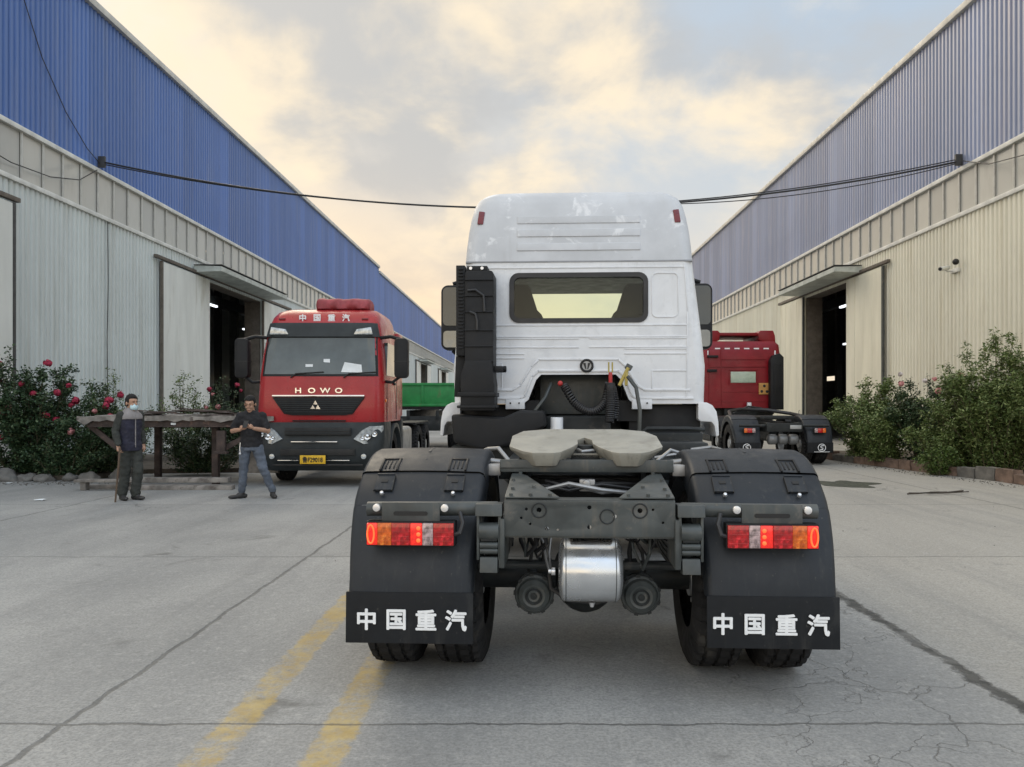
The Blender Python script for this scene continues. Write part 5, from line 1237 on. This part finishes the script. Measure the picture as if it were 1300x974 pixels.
shrub("rose_bush", "leafy rose bush with pale pink and white blooms in front of cream wall", "rose bush", (9.9, 18.9, .12), (1.15, .8), 2.3, 24000, .068, M_LEAFD, fl(12, (.9, .6), 1.75, 2.2, .085, [PK, PK, WH, WH], 12), 11, 44)
shrub("shrub", "rounded green shrub beside the dark doorway of the cream warehouse", "shrub", (9.2, 20.6, .12), (1.25, .9), 2.35, 28000, .070, M_LEAFM, (), 13, 50)
shrub("shrub", "dense low green shrub below the pink roses by the kerb blocks", "shrub", (9.75, 17.6, .12), (1.1, .6), 1.5, 20000, .066, M_LEAFM, (), 14, 40)
shrub("shrub", "straggly shrub leaning over kerb blocks next to the dark red truck", "shrub", (8.95, 19.3, .12), (.85, .55), 1.5, 14000, .066, M_LEAFM, (), 15, 32)
shrub("weed_clump", "bright green weed clump spilling over the kerb blocks onto the concrete", "weeds", (9.05, 16.9, 0), (.46, .34), .66, 4500, .05, M_LEAFY, (), 16, 30)
shrub("shrub", "right hand shrub with reddish stems leaning out of frame", "shrub", (11.2, 15.9, .12), (1.0, .8), 2.3, 20000, .070, M_LEAFM, (), 17, 40, spire=True)
# kerbs
KB = thing("planter_kerb", "reddish rough block kerb along the shrub bed by the cream warehouse", "kerb", (9.3, 17.2, 0), world=True)
pts = [Vector((8.45, 22.5, 0)), Vector((8.72, 20.4, 0)), Vector((9.15, 17.6, 0)), Vector((9.55, 15.6, 0)), Vector((9.75, 13.5, 0))]; rnd = random.Random(4)
L = 0
for a, b in zip(pts[:-1], pts[1:]):
    d = (b - a); n = int(d.length / .46)
    for i in range(n):
        c = a + d * ((i + .5) / n); ang = math.atan2(d.y, d.x) + R(rnd.uniform(-3, 3)); hh = rnd.uniform(.17, .27)
        m = MB(); m.box((c.x + rnd.uniform(-.02, .02), c.y, hh / 2), (d.length / n * .95, rnd.uniform(.16, .22), hh), Matrix.Rotation(ang, 3, 'Z') @ Matrix.Rotation(R(rnd.uniform(-3, 3)), 3, 'X'))
        bmesh.ops.subdivide_edges(m.bm, edges=m.bm.edges, cuts=3, use_grid_fill=True)
        for v in m.bm.verts: v.co += Vector((mnoise.noise(v.co * 5), mnoise.noise(v.co * 5 + Vector((3, 1, 2))), mnoise.noise(v.co * 5 + Vector((7, 4, 1))))) * .022
        m.build("block", M_BRICK if rnd.random() < .72 else M_STONE, KB, ang=50)
KB2 = thing("planter_kerb", "line of dark rough stones edging the crimson rose bed", "kerb", (-10, 15.7, 0), world=True)
for i in range(9):
    xx = -12.0 + i * .46 + rnd.uniform(-.15, .15); r_ = rnd.choice((.09, .13, .17, .22)); m = MB(); bmesh.ops.create_icosphere(m.bm, subdivisions=3, radius=1)
    for v in m.bm.verts: v.co *= 1 + .5 * mnoise.noise(v.co * 1.3 + Vector((i * 5, 0, 0))) + .12 * mnoise.noise(v.co * 4 + Vector((i * 5, 0, 0)))
    m.xform(Matrix.Translation((xx, 15.6 + rnd.uniform(-.12, .1), r_ * .15)) @ Matrix.Rotation(rnd.uniform(0, 3), 4, 'Z') @ Matrix.Diagonal((r_ * 1.4, r_, r_, 1))); m.build("stone", M_STONE, KB2, ang=60)
# litter
for i, (xx, yy, w, lab) in enumerate(((-5.57, 14.1, .17, "crumpled white paper scrap on the concrete near the man in jeans"), (-7.9, 12.45, .15, "flat torn paper scrap on the concrete left of the masked man"), (-10.2, 15.1, .12, "small white litter scrap by the stones of the rose bed"))):
    m = MB(); n = 4; g = [[m.bm.verts.new((xx + w * (a / n - .5), yy + w * (b / n - .5), .012 + .05 * (i == 0) * rnd.random() + .01 * rnd.random())) for a in range(n + 1)] for b in range(n + 1)]
    for b in range(n):
        for a in range(n): m.bm.faces.new((g[b][a], g[b][a + 1], g[b + 1][a + 1], g[b + 1][a]))
    m.build("paper_scrap", M_PAPER, label=lab, cat="litter", group="paper scraps on the concrete", smooth=False)
m = MB(); m.tube([(6.5, 13.2, .02), (6.9, 13.15, .05), (7.2, 13.3, .03), (7.55, 13.35, .06)], .013, 5); m.tube([(6.85, 13.15, .04), (7.0, 13.4, .03), (7.35, 13.5, .02)], .009, 5); m.tube([(6.6, 13.35, .02), (7.1, 13.22, .03), (7.7, 13.45, .03)], .010, 5)
m.build("fallen_branch", M_TWIG, label="thin dark broken branch lying on the concrete near the damp patch", cat="branch")

# ------------------------------------------------------------------ people
def ell(mb, rows, seg=20):
    mb.ring_loft([[(cx + rx * math.cos(2 * PI * q / seg), cy + ry * math.sin(2 * PI * q / seg), z) for q in range(seg)] for z, cx, cy, rx, ry in rows])
def limb(mb, pts, rad, seg=12):
    P, Q = [], []
    for i in range(len(pts) - 1):
        a, b = Vector(pts[i]), Vector(pts[i + 1])
        for j in range(4): P.append(a.lerp(b, j / 4)); Q.append(rad[i] + (rad[i + 1] - rad[i]) * j / 4)
    P.append(Vector(pts[-1])); Q.append(rad[-1]); mb.tube(P, 1, seg, rad=Q)
    for p_, r_ in zip(pts, rad): mb.sph(p_, r_ * .99, 12)
def solid(mb, name, mat, parent, vox, smooth=4, fold=None, **kw):
    o = mb.build(name, mat, parent, **kw)
    o = bake(o, [('REMESH', dict(mode='VOXEL', voxel_size=vox)), ('SMOOTH', dict(factor=.5, iterations=smooth))])
    if name in ('jacket', 'sleeve', 'trousers', 'jeans', 'polo_shirt'):
        me = o.data; sd = Vector((len(name) * 3.1, 1.7, 0)); ns = [v.normal.copy() for v in me.vertices]
        for v, n in zip(me.vertices, ns):
            q = v.co; f = mnoise.noise(Vector((q.x * 9 + q.z * 5, q.y * 9 - q.z * 4, q.z * 15)) + sd) + .6 * mnoise.noise(q * 26 + sd)
            v.co += n * (.011 * f)
        me.update()
    return o
def head(mb, c, yaw, tilt=0):
    rot = Matrix.Rotation(yaw, 3, 'Z') @ Matrix.Rotation(tilt, 3, 'X'); c = Vector(c)
    def P(x, y, z): return c + rot @ Vector((x, y, z)) * 1.10
    mb.sph(P(0, .012, .035), (.076, .095, .098), 24, rot); mb.sph(P(0, -.022, -.045), (.060, .066, .075), 20, rot); mb.sph(P(0, -.05, -.09), (.034, .03, .026), 14, rot)
    mb.sph(P(0, -.098, -.015), (.013, .020, .024), 12, rot); mb.sph(P(0, -.085, .012), (.012, .016, .03), 10, rot)
    mb.sph(P(0, -.083, -.062), (.026, .012, .010), 10, rot); mb.sph(P(0, -.078, .038), (.05, .018, .012), 10, rot)
    for s in (-1, 1): mb.sph(P(s * .078, .015, -.005), (.012, .022, .034), 10, rot); mb.sph(P(s * .034, -.070, -.025), (.022, .018, .02), 10, rot)
    return P, rot
def hand(mb, w, d, n, s=1, curl=.8):
    """wrist point, finger direction, palm normal (towards what is held)"""
    w = Vector(w); d = Vector(d).normalized(); n = Vector(n); n = (n - d * n.dot(d)).normalized(); sd = d.cross(n) * s
    mb.tube([w - d * .02, w + d * .03, w + d * .085], 1, 10, rad=[(.026, .019), (.036, .017), (.040, .014)]); mb.sph(w + d * .05, .026, 10)
    for i, (o, L) in enumerate(((-.030, .066), (-.010, .076), (.010, .072), (.029, .056))):
        b0 = w + d * .078 + sd * o; c1 = R(35 * curl); c2 = R(85 * curl)
        p1 = b0 + (d * math.cos(c1) + n * math.sin(c1)) * L * .45; p2 = p1 + (d * math.cos(c2) + n * math.sin(c2)) * L * .55
        mb.tube([b0 - d * .02, b0, p1, p2], 1, 8, rad=[.0095, .0095, .0088, .0075])
    t0 = w + d * .025 - sd * .026; mb.tube([t0, t0 - sd * .022 + d * .028 + n * .012, t0 - sd * .014 + d * .058 + n * .028], 1, 8, rad=[.014, .012, .009])
def eyes(P, rot, parent):
    for s in (-1, 1):
        MB().sph(P(s * .031, -.0865, .006), (.010, .005, .0045), 10, rot).build("eye", M_BLACK, parent)
        MB().box(P(s * .032, -.093, .030), (.030, .006, .0045), rot).build("eyebrow", M_HAIR, parent, bev=.002)
def hairpiece(P, rot, parent, nm="hair"):
    h = MB(); h.sph(P(0, .014, .045), (.090, .108, .108), 32, rot); h.sph(P(0, .06, .0), (.080, .066, .080), 24, rot)
    for v in list(h.bm.verts):
        q = rot.transposed() @ (v.co - P(0, 0, 0))
        if (q.y < .03 and q.z < .072 + max(0, -q.y - .03) * .25 and not (abs(q.x) > .06 and q.z > -.01 and q.y > -.03)): v.co = P(q.x * .6, q.y * .6, q.z * .6 + .01)
        else: v.co += Vector((mnoise.noise(v.co * 40), mnoise.noise(v.co * 40 + Vector((5, 0, 0))), mnoise.noise(v.co * 40 + Vector((0, 5, 0))))) * .006
    solid(h, nm, M_HAIR, parent, .009, 2)

# man with mask: faces right, one hand on a stick at his side
PA = Vector((-6.50, 12.55, 0)); yawA = R(60)     # 0 faces the camera (-y); positive turns towards +x
def tA(x, y, z):
    return PA + Matrix.Rotation(yawA, 3, 'Z') @ Vector((x, y, z))
def person_root(mb, name, mat, label, vox):
    o = mb.build(name, mat, None, label=label, cat="person")
    return bake(o, [('REMESH', dict(mode='VOXEL', voxel_size=vox)), ('SMOOTH', dict(factor=.5, iterations=3))])
hipL, hipR = tA(.09, 0, .90), tA(-.09, 0, .90)
knL, knR = tA(.07, -.10, .49), tA(-.07, .02, .49); anL, anR = tA(.05, -.06, .09), tA(-.10, .06, .09)
shL, shR = tA(.165, .0, 1.385), tA(-.165, .0, 1.385); elL, elR = tA(.215, .05, 1.12), tA(-.225, .05, 1.12); wrL, wrR = tA(.20, -.04, .90), tA(-.25, -.07, .89)
b = MB(); P_, rot_ = head(b, tA(0, -.045, 1.575), yawA, 0)
limb(b, [tA(0, .01, 1.38), tA(0, -.012, 1.52)], [.062, .054])
def torso(mb, k=1.0, z0=.88):
    rows = [(.90, .165, .115), (1.0, .150, .108), (1.12, .158, .112), (1.25, .178, .118), (1.36, .180, .105), (1.42, .135, .085), (1.455, .075, .065)]
    return rows
def put_torso(mb, T, yaw, grow=0.0, z0=.0, seg=24, cut=1.5):
    rings = []
    for z, rx, ry in torso(mb):
        if z < z0 or z > cut: continue
        rings.append([T((rx + grow) * math.cos(2 * PI * q / seg), (ry + grow) * math.sin(2 * PI * q / seg), z) for q in range(seg)])
    mb.ring_loft(rings)
put_torso(b, tA, yawA)
for sh_, el_, wr_ in ((shL, elL, wrL), (shR, elR, wrR)): limb(b, [sh_, el_, wr_], [.055, .042, .028])
dn = Vector((0, 0, -1)); fwdA = tA(0, -1, 0) - PA; rtA = tA(1, 0, 0) - PA
hand(b, wrR, dn + fwdA * .25, fwdA * .4 + rtA * .4, 1, .95); hand(b, wrL, dn + fwdA * .2, -rtA, -1, .5)
for h_, k_, a_ in ((hipL, knL, anL), (hipR, knR, anR)): limb(b, [h_, k_, a_], [.082, .056, .040])
MA = person_root(b, "person", M_SKIN, "man in dark jacket and pale face mask leaning on a stick beside the rusty platform", .008)
hairpiece(P_, rot_, MA); eyes(P_, rot_, MA)
m = MB(); m.sph(P_(0, -.052, -.055), (.066, .062, .058), 20, rot_); solid(m, "face_mask", M_MASKC, MA, .008, 2)
j = MB(); put_torso(j, tA, yawA, .016, .0)
for sh_, el_, wr_ in ((shL, elL, wrL), (shR, elR, wrR)): pass
j.ring_loft([[tA((.185) * math.cos(2 * PI * q / 24), .138 * math.sin(2 * PI * q / 24), z) for q in range(24)] for z in (.80, .86, .93)])
JK = solid(j, "jacket", M_JACK, MA, .012, 4)
for sh_, el_, wr_ in ((shL, elL, wrL), (shR, elR, wrR)):
    sv = MB(); limb(sv, [sh_ + Vector((0, 0, -.005)), el_, wr_ + Vector((0, 0, .03))], [.070, .060, .048]); solid(sv, "sleeve", M_TROU, JK, .011, 4)
yk = MB(); rings = []
for z, rx, ry in ((1.315, .182, .130), (1.36, .185, .128), (1.40, .165, .112), (1.43, .125, .095), (1.47, .082, .078), (1.50, .070, .072)):
    rings.append([tA((rx + .014) * math.cos(2 * PI * q / 24), (ry + .018) * math.sin(2 * PI * q / 24), z) for q in range(24)])
yk.ring_loft(rings); solid(yk, "pale_yoke", M_JGREY, JK, .010, 3)
MB().box(tA(.0, -.138, 1.12), (.012, .012, .52), Matrix.Rotation(yawA, 3, 'Z')).build("zip", M_JGREY, JK)
tr_ = MB(); tr_.ring_loft([[tA((rx) * math.cos(2 * PI * q / 24), ry * math.sin(2 * PI * q / 24), z) for q in range(24)] for z, rx, ry in ((.80, .165, .125), (.88, .17, .128), (.97, .165, .122))])
for h_, k_, a_ in ((hipL, knL, anL), (hipR, knR, anR)): limb(tr_, [h_, k_, a_ + Vector((0, 0, .02))], [.098, .080, .078])
solid(tr_, "trousers", M_TROU, MA, .012, 4)
for a_, yw in ((anL, .1), (anR, -.25)):
    s_ = MB(); f = Matrix.Rotation(yawA + yw, 3, 'Z'); base = Vector((a_.x, a_.y, 0))
    s_.sph(base + f @ Vector((0, -.02, .05)), (.045, .08, .055), 16, f); s_.sph(base + f @ Vector((0, -.12, .036)), (.048, .09, .036), 16, f); s_.sph(base + f @ Vector((0, .045, .04)), (.038, .05, .04), 14, f)
    s_.sph(a_ + Vector((0, 0, -.01)), .046, 12)
    solid(s_, "shoe", M_SHOE, MA, .009, 2)
hpos = wrR + (dn + fwdA * .25).normalized() * .085 + fwdA * .03
MB().cyl((hpos.x - .05, hpos.y - .05, 0.0), (hpos.x, hpos.y, hpos.z + .06), .014, .016, 12).build("walking_stick", M_WOOD, label="straight wooden stick held upright by the masked man", cat="stick")

# man in jeans: faces the camera, looking at a phone
PB = Vector((-4.60, 12.75, 0)); yawB = R(4)
def tB(x, y, z): return PB + Matrix.Rotation(yawB, 3, 'Z') @ Vector((x, y, z))
hipL, hipR = tB(.095, 0, .90), tB(-.095, 0, .90)          # L is towards +x in the picture
knL, knR = tB(.20, -.03, .50), tB(-.115, -.02, .50); anL, anR = tB(.335, .06, .09), tB(-.150, .0, .09)
shL, shR = tB(.175, .0, 1.38), tB(-.175, .0, 1.38); elL, elR = tB(.275, -.02, 1.115), tB(-.295, -.01, 1.12); wrL, wrR = tB(.115, -.255, 1.165), tB(-.105, -.25, 1.145)
b = MB(); P_, rot_ = head(b, tB(0, -.06, 1.555), yawB, R(14))
limb(b, [tB(0, .01, 1.37), tB(0, -.022, 1.50)], [.064, .057]); put_torso(b, tB, yawB)
for sh_, el_, wr_ in ((shL, elL, wrL), (shR, elR, wrR)): limb(b, [sh_, el_, wr_], [.056, .046, .030])
hand(b, wrL, tB(-.7, -.35, .28) - PB, tB(-.3, .6, .9) - PB, 1, .75); hand(b, wrR, tB(.7, -.35, .28) - PB, tB(.3, .6, .9) - PB, -1, .6)
for h_, k_, a_ in ((hipL, knL, anL), (hipR, knR, anR)): limb(b, [h_, k_, a_], [.085, .058, .042])
MBn = person_root(b, "person", M_SKIN, "man in black polo shirt and faded jeans looking at his phone by the red truck", .008)
hairpiece(P_, rot_, MBn); eyes(P_, rot_, MBn)
MB().sph(P_(0, -.090, -.066), (.022, .006, .005), 10, rot_).build("mouth", M_DKRED, MBn)
j = MB(); put_torso(j, tB, yawB, .015, .0)
for sh_, el_ in ((shL, elL), (shR, elR)): limb(j, [sh_ + Vector((0, 0, -.01)), sh_.lerp(el_, .80)], [.070, .066])
j.ring_loft([[tB(rx * math.cos(2 * PI * q / 24), ry * math.sin(2 * PI * q / 24), z) for q in range(24)] for z, rx, ry in ((.855, .192, .142), (.93, .185, .136), (1.0, .176, .13))])
PO = solid(j, "polo_shirt", M_POLO, MBn, .011, 4)
c_ = MB(); c_.tube([tB(.085 * math.cos(2 * PI * q / 20), .078 * math.sin(2 * PI * q / 20) - .005, 1.445 + .02 * math.sin(2 * PI * q / 20)) for q in range(21)], .016, 8); c_.build("collar", M_POLO, PO)
tr_ = MB(); tr_.ring_loft([[tB(rx * math.cos(2 * PI * q / 24), ry * math.sin(2 * PI * q / 24), z) for q in range(24)] for z, rx, ry in ((.79, .165, .122), (.88, .175, .126), (.93, .168, .12))])
for h_, k_, a_ in ((hipL, knL, anL), (hipR, knR, anR)): limb(tr_, [h_ + Vector((0, 0, -.03)), k_, a_ + Vector((0, 0, .03))], [.100, .074, .060])
JE = solid(tr_, "jeans", M_JEAN, MBn, .011, 4)
MB().tube([tB(-.135, -.14, .93), tB(-.14, -.15, .84), tB(-.135, -.148, .76)], .007).sph(tB(-.135, -.152, .75), .020, 10).build("key_chain", M_BOLT, JE)
for a_, yw in ((anL, .45), (anR, -.95)):
    s_ = MB(); f = Matrix.Rotation(yawB + yw, 3, 'Z'); base = Vector((a_.x, a_.y, 0))
    s_.sph(base + f @ Vector((0, -.02, .05)), (.045, .08, .055), 16, f); s_.sph(base + f @ Vector((0, -.13, .034)), (.046, .10, .034), 16, f); s_.sph(base + f @ Vector((0, .045, .04)), (.038, .05, .04), 14, f)
    s_.sph(a_ + Vector((0, 0, -.0)), .048, 12)
    solid(s_, "shoe", M_SHOE, MBn, .009, 2)
ph = thing("phone", "dark phone held in both hands by the man in jeans", "phone", tB(0, -.318, 1.235))
MB().box((0, 0, 0), (.074, .009, .145), Matrix.Rotation(R(-42), 3, 'X')).build("phone_body", M_BLACK, ph, bev=.004)
MB().box((0, .0048, .0043), (.066, .0003, .135), Matrix.Rotation(R(-42), 3, 'X')).build("screen", M_GLASSD, ph)

# small debris on the concrete along the bed edges
db = MB(); rnd = random.Random(77)
for i in range(520):
    if i % 2: xx, yy = rnd.uniform(-12, -8.2), 15.2 + rnd.gauss(0, .25)
    else: tt = rnd.random(); xx, yy = 8.5 + tt * 1.2 + rnd.gauss(-.25, .16), 20.5 - tt * 7
    if i % 13 == 0: xx, yy = rnd.uniform(-9, 8), rnd.uniform(6.5, 15)
    q = rnd.uniform(.004, .014) * (.6 if i % 13 == 0 else 1.2)
    db.sph((xx, yy, q * .4), (q * rnd.uniform(.8, 1.8), q * rnd.uniform(.7, 1.3), q * .7), 5, Matrix.Rotation(rnd.uniform(0, 3), 3, 'Z'))
db.build("gravel", M_STONE, kind='stuff', smooth=False)
